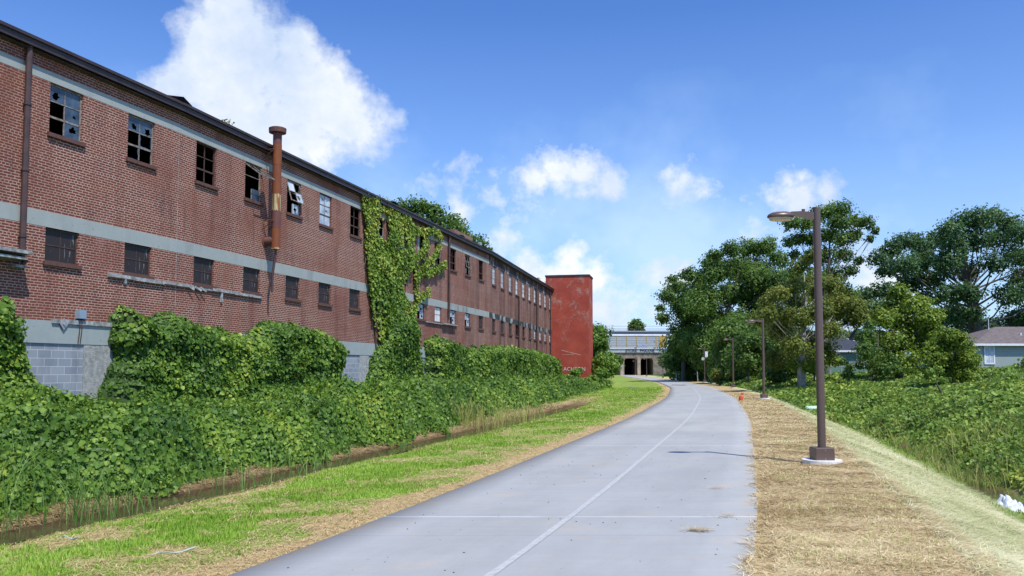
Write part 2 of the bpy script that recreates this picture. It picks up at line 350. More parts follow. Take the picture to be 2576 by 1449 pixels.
_s=np.concatenate([[0],np.cumsum(np.hypot(np.diff(PY_),np.diff(cx(PY_))))]); OFF=float(4.7-np.interp(9.72,PY_,_s)%9.4)%9.4
def rag(y): return (fbm(y*3,y*0+1,31)-.5)*.05
strip('path',PY_,lambda y:XL(y),lambda y:XR(y),.0,pathmat(),.12)
def linemat():
    m,t=nt('worn_line_paint'); g=N(t,'ShaderNodeNewGeometry').outputs['Position']
    c=mixc(t,ramp(t,noise(t,g,16,4,.7),[(.38,0.),(.6,1.)]),(.37,.38,.37),(.465,.475,.46)); out(t,prin(t,c,.8,spec=.2)); return m
strip('centre_line',np.arange(-12,88,.5),lambda y:cx(y)-.04-.006*np.sin(y*3),lambda y:cx(y)+.04,.005,linemat())
wy=np.arange(4,54,.4)
def watermat():
    m,t=nt('muddy_ditch_water'); g=N(t,'ShaderNodeNewGeometry').outputs['Position']
    c=mixc(t,noise(t,g,2,4),(.045,.032,.018),(.12,.085,.05)); out(t,prin(t,c,.12,noise(t,g,9,3),.12,.01,spec=.6)); return m
M['water']=watermat()
strip('ditch_water',wy,lambda y:XL(y)-5.42+.06*np.sin(y*1.7),lambda y:XL(y)-4.60+.06*np.sin(y*2.3),-.385,M['water'])
strip('creek_water',np.arange(6,70,.5),lambda y:XR(y)+5.35,lambda y:XR(y)+5.95,-1.21,M['water'])
# ------------------------------------------------------------------ straw, grass
def ribbons(P,yaw,pitch,L,w,curl,roll=None):
    """thin bent ribbons, 3 stations"""
    n=len(P); cy,sy=np.cos(yaw),np.sin(yaw); d=np.stack([cy*np.cos(pitch),sy*np.cos(pitch),np.sin(pitch)],-1); sd=np.stack([-sy,cy,np.zeros(n)],-1)
    up=np.array([0,0,1.]); V=np.empty((n,6,3))
    for k,f in enumerate((0,.5,1.)):
        c=P+d*(L*f)[:,None]+up*(curl*(f*(1-f)*4))[:,None]+sd*(L*rng.normal(0,.05,n)*np.sin(f*3))[:,None]
        ww=(w*(1 if k<2 else .4))[:,None]/2
        V[:,2*k]=c-sd*ww; V[:,2*k+1]=c+sd*ww
    b=np.arange(n)[:,None]*6; F=np.concatenate([b+np.array([[0,1,3,2]]),b+np.array([[2,3,5,4]])],0)
    return V.reshape(-1,3),F
def blades(P,h,w,yaw,lean,tw=.35):
    """upright blades: 2 quads, arching"""
    n=len(P); cy,sy=np.cos(yaw),np.sin(yaw); d=np.stack([cy,sy,np.zeros(n)],-1); a2=yaw+1.57+rng.normal(0,tw,n); sd=np.stack([np.cos(a2),np.sin(a2),np.zeros(n)],-1)
    V=np.empty((n,6,3)); up=np.array([0,0,1.])
    for k,(f,g,wf) in enumerate(((0,0,1),(.62,.3,.8),(1,1,.08))):
        zz=h*f*(1-.35*(lean/np.maximum(h,.01))*f*f*.6)
        c=P+up*zz[:,None]+d*(lean*g)[:,None]; ww=(w*wf)[:,None]/2
        V[:,2*k]=c-sd*ww; V[:,2*k+1]=c+sd*ww
    b=np.arange(n)[:,None]*6; F=np.concatenate([b+np.array([[0,1,3,2]]),b+np.array([[2,3,5,4]])],0)
    return V.reshape(-1,3),F
def ysample(n,y0,y1,p=2.):
    """y distributed like 1/y^p"""
    u=rng.random(n); a=y0**(1-p); b=y1**(1-p); return (a+(b-a)*u)**(1/(1-p))
strawM=tintmat('dry_straw',[(0,(.20,.12,.05)),(.3,(.46,.33,.15)),(.65,(.66,.51,.26)),(1,(.82,.70,.42))])
netM=tintmat('pale_straw_netting',[(0,(.28,.32,.12)),(.4,(.52,.50,.25)),(1,(.76,.72,.46))])
def straw_right():
    n=130000; y=ysample(n,5.8,60,1.8); r=rng.random(n)*2.05-.1+rng.normal(0,.05,n)
    fr=fbm(r*0+y*2.2,y*0+2,40)-.5
    r=np.where(r<.05,r+fr*.3,r)
    r=r+.13; x=XR(y)+r; z=np.where(r<0,.004,gz(x,y))+rng.random(n)*.016; dist=np.hypot(x,y)
    L=rng.uniform(.05,.16,n)*(1+dist/50); w=np.maximum(.0035+rng.random(n)*.003,dist*.00055)
    cl=fbm(x*1.3,y*1.3,5); ti=np.clip(rng.normal(.57,.28,n)+(cl-.5)*.8,0,1)
    V,F=ribbons(np.stack([x,y,z],-1),rng.normal(0,1.3,n),rng.normal(.0,.07,n),L,w,rng.random(n)*.010)
    o=mesh('straw_mulch',V,F,strawM,tint=np.repeat(ti,6)); tag(o,'loose golden straw mulch spread along the right path shoulder around the lamps','straw',kind='stuff')
    n=110000; y=ysample(n,6,60,1.9); r=1.8+rng.random(n)*3.3; x=XR(y)+r; z=gz(x,y)+rng.random(n)*.02; dist=np.hypot(x,y)
    L=rng.uniform(.06,.18,n)*(1+dist/50); w=np.maximum(.003+rng.random(n)*.003,dist*.0005)
    ti=np.clip(rng.normal(.5,.28,n)+(fbm(x*.9,y*.9,55)-.5)*1.3-np.where(r>4.4,.35,0),0,1)
    V,F=ribbons(np.stack([x,y,z],-1),rng.normal(-.5,1.0,n),rng.normal(-.1,.2,n),L,w,rng.random(n)*.015)
    o=mesh('straw_netting',V,F,netM,tint=np.repeat(ti,6)); tag(o,'pale green straw erosion matting on the slope below the right shoulder','straw matting',kind='stuff')
    # green seedlings poking through the straw
    n=20000; y=ysample(n,5.8,50,1.7); r=rng.random(n)*5.2+.3; x=XR(y)+r; k=(fbm(x*.9,y*.9,77)>.5)|(r>4.5); x,y=x[k],y[k]; n=len(x)
    V,F=blades(np.stack([x,y,gz(x,y)],-1),rng.uniform(.025,.06,n),np.maximum(.0045,np.hypot(x,y)*.0006),rng.random(n)*6.3,rng.uniform(.01,.05,n))
    o=mesh('grass_sprouts',V,F,grassM,tint=np.repeat(np.clip(rng.normal(.45,.2,n),0,1),6)); tag(o,'thin green grass sprouting through the straw on the right bank','grass',kind='stuff')
grassM=tintmat('fresh_grass',[(0,(.11,.21,.02)),(.5,(.26,.44,.04)),(1,(.46,.60,.12))],.6,.3)
def straw_mask(x,y,l):
    return .47*fbm(x*.9,y*.9,101)+.33*fbm(x*3,y*3,102)+.20*vnoise(x*9,y*9,103)
def grass_left():
    n=200000; y=ysample(n,5.5,85,1.8); l=rng.random(n)*5.6+.05; l=np.where(y>46,rng.random(n)*6.6,l); x=XL(y)-l
    k=((l<4.35+.15*np.sin(y*2.1))|(l>5.9)|(y>50))&(straw_mask(x,y,l)+.22*(1-sstep(0,1.2,l))<.525); x,y,l=x[k],y[k],l[k]; n=len(x); dist=np.hypot(x,y)
    ti=np.clip(rng.normal(.5,.18,n)+(fbm(x*.6,y*.6,60)-.5)*.9,0,1)
    V,F=blades(np.stack([x,y,gz(x,y)-.005],-1),rng.uniform(.028,.066,n)*(1+dist/120),np.maximum(.004+rng.random(n)*.003,dist*.0006),rng.random(n)*6.3,rng.uniform(.01,.05,n))
    o=mesh('grass',V,F,grassM,tint=np.repeat(ti,6)); tag(o,'bright green new grass on the verge between path and ditch','grass',kind='stuff')
    n=85000; y=ysample(n,5.5,70,1.8); l=rng.random(n)*7.2-.03; x=XL(y)-l
    k=((straw_mask(x,y,l)+.25*(1-sstep(.0,1.3,l))+.3*((l>4.1)&(l<6.3))+.12*(l>3.9)>.50))&((l<4.5)|(l>5.42)); x,y,l=x[k],y[k],l[k]; n=len(x); dist=np.hypot(x,y)
    V,F=ribbons(np.stack([x,y,gz(x,y)+rng.random(n)*.025],-1),rng.normal(0,1.2,n),rng.normal(.0,.08,n),rng.uniform(.04,.13,n)*(1+dist/60),np.maximum(.0035+rng.random(n)*.003,dist*.00055),rng.random(n)*.02)
    o=mesh('straw',V,F,strawM,tint=np.repeat(np.clip(rng.normal(.42,.2,n)-np.where(l>4.1,.15,0),0,1),6)); tag(o,'dry straw patches scattered through the verge beside the ditch','straw',kind='stuff')
straw_right(); grass_left()
def bank_straw():
    n=26000; y=ysample(n,7.5,48,1.7); l=rng.uniform(5.5,7.0,n); x=XL(y)-l; d=np.hypot(x,y)
    V,F=ribbons(np.stack([x,y,gz(x,y)+rng.random(n)*.02],-1),rng.normal(.4,.9,n),rng.normal(0,.15,n),rng.uniform(.07,.2,n)*(1+d/60),np.maximum(.004,d*.0005),rng.random(n)*.015)
    o=mesh('bank_straw',V,F,strawM,tint=np.repeat(np.clip(rng.normal(.32,.2,n)+(fbm(x,y,9)-.5)*.6,0,1),6)); tag(o,'brown straw strip on the far bank of the ditch under the vines','straw',kind='stuff')
bank_straw()
# ------------------------------------------------------------------ leaves
LT=np.array([[0,0,0],[.50,.22,.10],[.36,.78,.07],[0,1.02,-.10],[-.36,.78,.07],[-.50,.22,.10]])
def leaf_arrays(P,size,nrm,tmpl=LT,ti=None,droop=True):
    n=len(P); nrm=nrm/np.linalg.norm(nrm,axis=1,keepdims=True)
    a=rng.normal(size=(n,3)); 
    if droop: a[:,2]-=.8
    t=a-(a*nrm).sum(1,keepdims=True)*nrm; t/=np.linalg.norm(t,axis=1,keepdims=True)+1e-9; b=np.cross(t,nrm)
    asp=rng.uniform(.8,1.15,(n,1,1))
    V=P[:,None,:]+size[:,None,None]*(b[:,None,:]*tmpl[None,:,0:1]*asp+t[:,None,:]*(tmpl[None,:,1:2]-.4)+nrm[:,None,:]*tmpl[None,:,2:3]*rng.uniform(.3,2.2,(n,1,1)))
    k=np.arange(n)[:,None]*6; F=np.concatenate([k+np.array([[0,1,2,3]]),k+np.array([[0,3,4,5]])],0)
    return V.reshape(-1,3),F
def leafmesh(name,P,size,nrm,mat,parent=None,ti=None):
    V,F=leaf_arrays(P,size,nrm)
    if ti is None: ti=np.clip(rng.normal(.45,.2,len(P)),0,1)
    return mesh(name,V,F,mat,parent,tint=np.repeat(ti,6))
kudM=leafmat('kudzu_leaf',(.045,.11,.016),(.118,.230,.026),(.28,.40,.055))
kudR=leafmat('kudzu_leaf_yellow_green',(.06,.13,.016),(.17,.29,.035),(.42,.52,.10),.25)  # lighter, yellower leaf green for the kudzu on the right
ivyM=leafmat('ivy_leaf',(.085,.17,.02),(.18,.30,.035),(.40,.47,.09),.8)
treeM=leafmat('tree_leaf',(.035,.085,.015),(.095,.185,.028),(.22,.33,.055),.12,.38)
oakM=leafmat('oak_leaf',(.03,.078,.025),(.07,.155,.045),(.16,.27,.08),.1,.38)
cypM=leafmat('cypress_leaf',(.065,.105,.014),(.16,.21,.03),(.32,.33,.06),.15,.38)
brightM=leafmat('bright_leaf',(.06,.12,.010),(.18,.27,.025),(.34,.43,.05),.2,.3)
M['under']=simple('understorey_shade',(.028,.052,.012),(.045,.08,.018),3,.95)  # dark colour stands for the shade between and behind the leaves
M['bark']=simple('grey_bark',(.13,.11,.09),(.07,.06,.05),6,.9,bs=.6)
M['palebark']=simple('pale_bark',(.40,.38,.33),(.24,.22,.19),4,.85)
M['vinestem']=simple('vine_stem',(.10,.06,.045),(.05,.035,.03),10,.9)
reedM=tintmat('reed_green',[(0,(.07,.16,.025)),(.5,(.15,.28,.06)),(1,(.34,.48,.16))],.5,.3)
dryM=tintmat('dry_grass',[(0,(.20,.24,.05)),(.5,(.36,.38,.10)),(1,(.55,.50,.2))],.7,.3)
# wall plan -----------------------------------------------------------
P1=np.array([-10.08,24.68]); P2=np.array([-1.522,55.8]); P3=np.array([3.938,81.8]); P0=P1-np.array([.323,1.])*14
PL=[P0,P1,P2,P3]; SL=[0]
for i in range(3): SL.append(SL[-1]+float(np.linalg.norm(PL[i+1]-PL[i])))
def W(s,z,o=0.):
    i=0 if s<SL[1] else (1 if s<SL[2] else 2)
    e=(PL[i+1]-PL[i])/(SL[i+1]-SL[i]); n=np.array([e[1],-e[0]]); q=PL[i]+e*(s-SL[i])+n*o
    return Vector((q[0],q[1],z))
def Wa(s,z,o):
    s=np.asarray(s,float); i=np.clip(np.searchsorted(SL,s)-1,0,2); pl=np.array(PL); sl=np.array(SL)
    e=(pl[i+1]-pl[i])/(sl[i+1]-sl[i])[:,None]; n=np.stack([e[:,1],-e[:,0]],-1); q=pl[i]+e*(s-sl[i])[:,None]+n*np.asarray(o)[:,None]
    return np.stack([q[:,0],q[:,1],z],-1), np.stack([n[:,0],n[:,1],np.zeros(len(s))],-1)
def wallx(y): return np.interp(y,[-100,P0[1],P1[1],P2[1],P3[1],400],[-50,P0[0],P1[0],P2[0],P3[0],60])
# left kudzu bank ------------------------------------------------------
def bank_h(x,y):
    l=XL(y)-x; e=(fbm(x*.6,y*.6,61)-.5)*1.3+.12- sstep(20,42,y)*1.0
    f=sstep(5.55,6.5,l+e)
    near=1-sstep(.0,2.2,x-wallx(y)) if False else 0
    return f*(.28+1.2*fbm(x*.55,y*.55,62)+.38*(vnoise(x*1.9,y*1.9,63)-.5)-.38*sstep(8.5,12,l))
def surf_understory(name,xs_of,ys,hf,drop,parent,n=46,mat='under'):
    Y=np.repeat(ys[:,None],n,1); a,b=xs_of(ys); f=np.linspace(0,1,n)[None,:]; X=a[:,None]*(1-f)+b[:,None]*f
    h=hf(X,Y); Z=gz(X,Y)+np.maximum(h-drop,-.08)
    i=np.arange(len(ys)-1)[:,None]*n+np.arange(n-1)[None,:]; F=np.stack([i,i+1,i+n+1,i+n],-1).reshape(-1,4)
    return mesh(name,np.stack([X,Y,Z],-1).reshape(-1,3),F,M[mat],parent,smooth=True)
def bank_left():
    root=empty('kudzu_bank',(-6,20,0)); tag(root,'kudzu ground cover filling the bank between ditch and brick building','ground cover',kind='stuff')
    inv=lambda o: setattr(o,'matrix_parent_inverse',Matrix.Translation((6,-20,0)))
    n=360000; y=ysample(n,7.5,92,1.45); a=XL(y)-5.3; b=np.where(y<82,wallx(y),a-9); x=a+(b-a)*rng.random(n)
    h=bank_h(x,y); keep=(h>.09)&(rng.random(n)<np.clip(h*4,0,1))&(x>-.66*y-1.5); x,y,h=x[keep],y[keep],h[keep]; n=len(x); d=np.hypot(x,y)
    z=gz(x,y)+h+rng.normal(-.03,.09,n)
    e=.1; gx=(bank_h(x+e,y)-bank_h(x-e,y))/(2*e); gy=(bank_h(x,y+e)-bank_h(x,y-e))/(2*e)
    nr=np.stack([-gx*1.3,-gy*1.3-.25,np.full(n,.8)],-1)+rng.normal(0,.62,(n,3)); size=(.04+.075*rng.random(n)**1.8)*(.85+d/65)
    ti=np.clip(rng.normal(.42,.22,n)+(fbm(x*.8,y*.8,70)-.5)*1.0,0,1)
    o=leafmesh('leaves',np.stack([x,y,z],-1),size,nr,kudM,root,ti); inv(o)
    n=90000; y=ysample(n,7.5,80,1.5); l=rng.uniform(4.9,7.6,n)+sstep(20,42,y)*1.0; x=XL(y)-l; h=bank_h(x,y); gx=(bank_h(x+.08,y)-bank_h(x-.08,y))/.16; k=(h>.02)&(rng.random(n)<np.clip(np.abs(gx)*.5-.15,0,1)); x,y,h=x[k],y[k],h[k]; n=len(x); d=np.hypot(x,y)
    o=leafmesh('front_leaves',np.stack([x+.06,y-.03,gz(x,y)+h*rng.random(n)**.8+.02],-1),(.04+.075*rng.random(n)**1.8)*(.85+d/65),np.array([.8,-.5,.35])+rng.normal(0,.5,(n,3)),kudM,root); inv(o)
    ys=np.arange(6,90,.5)
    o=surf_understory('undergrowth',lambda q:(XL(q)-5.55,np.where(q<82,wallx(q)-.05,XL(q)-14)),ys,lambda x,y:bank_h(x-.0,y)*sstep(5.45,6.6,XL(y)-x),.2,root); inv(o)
    # skirt leaves on the front edge
bank_left()
def rbank_h(x,y):
    r=x-XR(y); e=(fbm(x*.5,y*.5,81)-.5)*1.6; f=sstep(5.8,7.0,r+e+sstep(32,55,y)*3.4)
    return f*(.22+.8*fbm(x*.33,y*.33,82)*sstep(5,10,r+sstep(32,55,y)*3)+.3*(vnoise(x*1.3,y*1.3,83)-.3))*(1-.45*(1-sstep(18,32,y)))
def bank_right():
    root=empty('kudzu_field',(15,30,0)); tag(root,'low kudzu field rolling back from the creek to the houses','ground cover',kind='stuff')
    inv=lambda o: setattr(o,'matrix_parent_inverse',Matrix.Translation((-15,-30,0)))
    n=420000; y=ysample(n,11,105,1.5); a=XR(y)+5.4-3.3*sstep(32,55,y); b=np.maximum(.66*y+3,a+.5); x=a+(b-a)*rng.random(n)
    keep=rng.random(n)<np.clip((b-a)/20,0.1,1); x,y=x[keep],y[keep]
    h=rbank_h(x,y); k=(h>.06)&(rng.random(len(x))<.82); x,y,h=x[k],y[k],h[k]; n=len(x); d=np.hypot(x,y); z=gz(x,y)+h+rng.normal(-.02,.06,n)
    e=.15; gx=(rbank_h(x+e,y)-rbank_h(x-e,y))/(2*e); gy=(rbank_h(x,y+e)-rbank_h(x,y-e))/(2*e)
    nr=np.stack([-gx,-gy-.15,np.full(n,.85)],-1)+rng.normal(0,.6,(n,3)); size=(.04+.075*rng.random(n)**1.8)*(.85+d/40)
    ti=np.clip(rng.normal(.45,.2,n)+(fbm(x*.5,y*.5,90)-.5)*.9,0,1)
    o=leafmesh('leaves',np.stack([x,y,z],-1),size,nr,kudR,root,ti); inv(o)
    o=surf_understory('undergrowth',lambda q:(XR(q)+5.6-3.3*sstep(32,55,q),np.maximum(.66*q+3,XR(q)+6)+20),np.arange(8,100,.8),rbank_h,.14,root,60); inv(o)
bank_right()
def weeds(lab,hf,xa,xb,y0,y1,n,h0,h1,mat,p=1.6,w=.006):
    y=ysample(n,y0,y1,p); a=xa(y); b=xb(y); x=a+(b-a)*rng.random(n); k=(fbm(x*.45,y*.45,91)>.42)&(np.abs(x)<.66*y+2); x,y=x[k],y[k]; n=len(x); h=hf(x,y)
    L=rng.uniform(h0,h1,n); V,F=arcs(np.stack([x,y,gz(x,y)+np.maximum(h-.1,0)],-1),L,np.maximum(w,np.hypot(x,y)*.0006),L*rng.uniform(.2,1.,n))
    o=mesh('weeds',V,F,mat,tint=np.repeat(np.clip(rng.normal(.45,.22,n)+(fbm(x*.3,y*.3,95)-.5),0,1),14)); tag(o,lab,'weeds',kind='stuff')
# wall thickets ---------------------------------------------------------
def thicket(label,s0,s1,top,thick,dens,side0=None,side1=None,seed=0,name='vine_thicket',mat=None,zlo=.2,und=.12):
    root=empty(name,W((s0+s1)/2,.5,.5)); tag(root,label,'vines','kudzu thickets against the brick wall'); inv=Matrix.Translation(-root.location)
    def prof(s,z):
        t=top(s)-.0+(fbm(s*1.6,s*0,seed+5)-.5)*.7; e0=side0(z) if side0 else s0+0*z; e1=side1(z) if side1 else s1+0*z
        m=np.minimum(np.minimum(sstep(0,.55,t-z),sstep(0,.5,s-e0-(fbm(z*2,z*0,seed+1)-.5)*.5)),sstep(0,.5,e1-s-(fbm(z*2,z*0,seed+2)-.5)*.5))
        lump=.35*(fbm(s*.9,z*.9,seed+3)-.5)*2+.25*(vnoise(s*2.4,z*2.4,seed+4)-.5)
        return m*(thick*(1.15-.22*z/3)+lump*thick)+.0, m
    area=(s1-s0)*3.2; n=int(area*dens*2.1); s=rng.uniform(s0-.4,s1+.4,n); z=rng.uniform(zlo,3.9,n); o,m=prof(s,z); k=(m>.02); s,z,o=s[k],z[k],o[k]; n=len(s)
    e=.08; gs=(prof(s+e,z)[0]-prof(s-e,z)[0])/(2*e); gzz=(prof(s,z+e)[0]-prof(s,z-e)[0])/(2*e)
    P,nn=Wa(s,z,o+rng.normal(-.02,.07,n)); d=np.hypot(P[:,0],P[:,1]); al=np.stack([-nn[:,1],nn[:,0],0*s],-1)
    nr=nn-al*np.clip(gs,-3,3)[:,None]*.8+np.array([0,0,1.])*(.45-np.clip(gzz,-3,3)*.5)[:,None]+rng.normal(0,.6,(n,3))
    ti=np.clip(rng.normal(.42,.2,n)+(fbm(s*1.3,z*1.3,seed+9)-.5)*.9,0,1)
    q=leafmesh('leaves',P,(.055+.09*rng.random(n)**1.7)*(.8+d/85),nr,mat or kudM,root,ti); q.matrix_parent_inverse=inv
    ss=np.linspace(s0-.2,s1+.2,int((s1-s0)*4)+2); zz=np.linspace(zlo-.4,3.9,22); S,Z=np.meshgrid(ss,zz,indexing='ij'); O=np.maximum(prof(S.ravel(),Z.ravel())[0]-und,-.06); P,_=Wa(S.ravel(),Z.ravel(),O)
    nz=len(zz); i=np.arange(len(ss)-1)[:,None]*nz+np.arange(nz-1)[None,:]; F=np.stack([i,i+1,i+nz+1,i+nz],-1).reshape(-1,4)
    q=mesh('undergrowth',P,F,M['under'],root,smooth=True); q.matrix_parent_inverse=inv  # backing sheet added behind the leaves, inner shade put into its colour
    return root
ip=lambda xs,ys: (lambda s: np.interp(s,xs,ys))
thicket('tall kudzu thicket at the near left corner of the brick wall',5.2,11.4,ip([5,9.3,9.6,10,11.4],[3.3,3.3,3.2,3.15,3.1]),.75,420,side1=ip([.2,.9,1.5,2,2.5,3],[11.1,10.4,9.6,9.4,9.2,9.1]),seed=200)
thicket('long kudzu thicket against the wall between block panel and rusty-stack gap',12.0,25.4,ip([12,12.5,13.2,14,14.7,16.2,18.2,18.9,20.5,22.2,23.1,24.1,25.1,25.5],[3.35,3.4,3.2,3.5,3.15,3.2,2.95,3.4,3.4,3.3,3.4,3.25,3.0,2.6]),.95,400,side0=ip([.2,.9,1.4,2,3.2],[11.6,11.8,12.0,12.15,12.1]),side1=ip([.2,1,2,3.2],[23.9,24.0,24.3,24.5]),seed=300)
thicket('lower kudzu thicket running along the far wall to the red tower',35.0,72.5,ip([35,36,39,42.5,44.3,49,58,65,70,72.5],[3.4,3.55,3.3,3.0,3.35,3.4,3.4,3.3,3.0,2.6]),1.1,190,seed=400)
# ------------------------------------------------------------------ brick building
B=empty('brick_warehouse',tuple(W(0,0))); tag(B,'long abandoned two storey red brick warehouse with broken windows and two concrete bands','building')
BI=Matrix.Translation(-Vector(W(0,0)))
def bp(o): o.parent=B; o.matrix_parent_inverse=BI; return o
UC=[7.92,10.56,13.16,16.05,18.7,21.43,23.94,26.66,29.26,31.84,34.5,37.09,39.62,42.3,45.08,48.29,50.99,53.77,56.27,59.0,61.74,64.24,66.98,69.72,72.44]
HWD=.515
for seg in range(3):
    a,b=SL[seg],SL[seg+1]; wins=[c for c in UC if a<c<b]
    sb=sorted([a,b]+[c-HWD for c in wins]+[c+HWD for c in wins]); zb=[2.92,4.39,5.23,7.60,8.87,9.62]
    V=[];F=[];UVs=[]
    def q(pts,uvs):
        k=len(V); V.extend(pts); UVs.extend(uvs); F.append([k,k+1,k+2,k+3])
    for i in range(len(sb)-1):
        iswin=any(abs((sb[i]+sb[i+1])/2-c)<.05 for c in wins)
        for j in range(5):
            s0,s1,z0,z1=sb[i],sb[i+1]-1e-6,zb[j],zb[j+1]
            if iswin and j in (1,3):
                D=-.13
                q([W(s0,z0),W(s0,z0,D),W(s0,z1,D),W(s0,z1)],[(s0,z0),(s0+.13,z0),(s0+.13,z1),(s0,z1)])
                q([W(s1,z0,D),W(s1,z0),W(s1,z1),W(s1,z1,D)],[(s1-.13,z0),(s1,z0),(s1,z1),(s1-.13,z1)])
                q([W(s0,z1),W(s0,z1,D),W(s1,z1,D),W(s1,z1)],[(s0,z1),(s0,z1+.1),(s1,z1+.1),(s1,z1)])
                q([W(s0,z0,D),W(s0,z0),W(s1,z0),W(s1,z0,D)],[(s0,z0),(s0,z0+.1),(s1,z0+.1),(s1,z0)])
                continue
            q([W(s0,z0),W(s1,z0),W(s1,z1),W(s0,z1)],[(s0,z0),(s1,z0),(s1,z1),(s0,z1)])
    bp(mesh('brick_wall',V,F,M['brick'],uv=UVs))
def wbox(mb,s0,s1,z0,z1,o0,o1):
    """box along the wall, split at the joints"""
    cuts=[s0]+[c for c in SL[1:3] if s0+.01<c<s1-.01]+[s1]
    for a,b in zip(cuts[:-1],cuts[1:]):
        b_=b-1e-5 if b in SL[1:3] else b
        p=[W(a,z0,o0),W(b_,z0,o0),W(b_,z0,o1),W(a,z0,o1),W(a,z1,o0),W(b_,z1,o0),W(b_,z1,o1),W(a,z1,o1)]
        uv=[(a,z0),(b,z0),(b,z0+.01),(a,z0+.01),(a,z1),(b,z1),(b,z1-.01),(a,z1-.01)]
        mb.add(p,[(0,1,2,3),(7,6,5,4),(3,2,6,7),(1,0,4,5),(0,3,7,4),(2,1,5,6)],uv)
E_=SL[3]
for z0,z1 in ((5.23,5.61),(8.88,9.13)):
    mb=MB(); wbox(mb,0,E_,z0,z1,-.08,.006); bp(mb.build('concrete_band',M['band']))
mb=MB(); wbox(mb,0,E_,2.36,2.92,-.2,.03); bp(mb.build('foundation_beam',M['beam']))
mb=MB(); wbox(mb,0,E_,-1,2.36,-.2,-.01); bp(mb.build('block_infill',M['block']))
s=11.79-5.3
while s<E_:
    mb=MB(); wbox(mb,s-.46,s+.42,-1,2.357,-.15,.02); bp(mb.build('rough_pier',M['pier'])); s+=5.3
# roof edge
mb=MB(); wbox(mb,0,E_,9.50,9.66,-.1,.22); wbox(mb,0,E_,9.661,9.74,-.1,.27); bp(mb.build('eaves_gutter',M['gutter']))
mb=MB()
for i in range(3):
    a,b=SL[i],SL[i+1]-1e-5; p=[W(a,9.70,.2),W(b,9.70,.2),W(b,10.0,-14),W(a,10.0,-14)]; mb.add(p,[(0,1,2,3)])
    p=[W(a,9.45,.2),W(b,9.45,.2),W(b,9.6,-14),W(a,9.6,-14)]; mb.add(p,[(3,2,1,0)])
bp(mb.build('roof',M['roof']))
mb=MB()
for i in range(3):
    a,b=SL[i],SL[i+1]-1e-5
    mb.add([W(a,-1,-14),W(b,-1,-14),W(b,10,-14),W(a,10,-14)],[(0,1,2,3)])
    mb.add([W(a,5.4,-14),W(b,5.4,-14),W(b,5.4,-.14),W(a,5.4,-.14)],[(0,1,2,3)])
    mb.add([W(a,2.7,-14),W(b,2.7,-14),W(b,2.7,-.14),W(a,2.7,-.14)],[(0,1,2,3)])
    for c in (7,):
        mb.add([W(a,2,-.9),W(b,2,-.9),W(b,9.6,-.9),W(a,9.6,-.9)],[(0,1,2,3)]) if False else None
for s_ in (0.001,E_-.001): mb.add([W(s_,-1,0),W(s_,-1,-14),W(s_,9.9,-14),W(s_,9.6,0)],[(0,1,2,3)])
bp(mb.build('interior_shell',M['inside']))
# bits of loose roof edge
for s0,L,z in ((13.9,1.1,9.82),(29.5,1.5,9.77),(39.3,2.2,9.76),(43.5,3.0,9.75)):
    mb=MB(); p=[W(s0,z-.06,.24),W(s0+L*.5,z+.05,.34),W(s0+L,z-.05,.22),W(s0+L,z+.02,-.3),W(s0+L*.45,z+.16,-.3),W(s0,z,-.3)]; mb.add(p,[(0,1,4,5),(1,2,3,4)])
    bp(mb.build('lifted_flashing',M['gutter' if s0<30 else 'wood']))
# ---- windows
def jag_pane(mb,x0,x1,z0,z1,kind,rnd,y=0):
    """pane in the local xz plane; kind full/hole/shard/none"""
    if kind=='none': return
    if kind=='full': mb.add([(x0,y,z0),(x1,y,z0),(x1,y,z1),(x0,y,z1)],[(0,1,2,3)]); return
    cx_,cz=(x0+x1)/2,(z0+z1)/2; w,h=(x1-x0)/2,(z1-z0)/2
    if kind=='hole': ox,oz=rnd.uniform(-.4,.4)*w,rnd.uniform(-.4,.4)*h; r0,r1=.25,.62
    elif kind=='small': ox,oz=rnd.uniform(-.1,.5)*w,rnd.uniform(-.4,.1)*h; r0,r1=.14,.26
    else: ox,oz=0,0; r0,r1=.72,1.0
    n=16; out_=[];inn=[]
    for k in range(n):
        a=2*math.pi*k/n+math.pi/4; c,s_=math.cos(a),math.sin(a); m=max(abs(c),abs(s_)); out_.append((cx_+w*c/m,y,cz+h*s_/m))
        r=rnd.uniform(r0,r1); px_=cx_+ox+(w*c/ (m if kind=='shard' else 1))*r; pz=cz+oz+(h*s_/(m if kind=='shard' else 1))*r
        inn.append((min(max(px_,x0+.004),x1-.004),y,min(max(pz,z0+.004),z1-.004)))
    mb.add(out_+inn,[(k,(k+1)%n,n+(k+1)%n,n+k) for k in range(n)])
def frame_rect(mb,x0,x1,z0,z1,w,d,y=0):
    mb.box(((x0+x1)/2,y,z0+w/2),(x1-x0,d,w)); mb.box(((x0+x1)/2,y,z1-w/2),(x1-x0,d,w))
    mb.box((x0+w/2,y,(z0+z1)/2),(w,d,z1-z0-2*w)); mb.box((x1-w/2,y,(z0+z1)/2),(w,d,z1-z0-2*w))
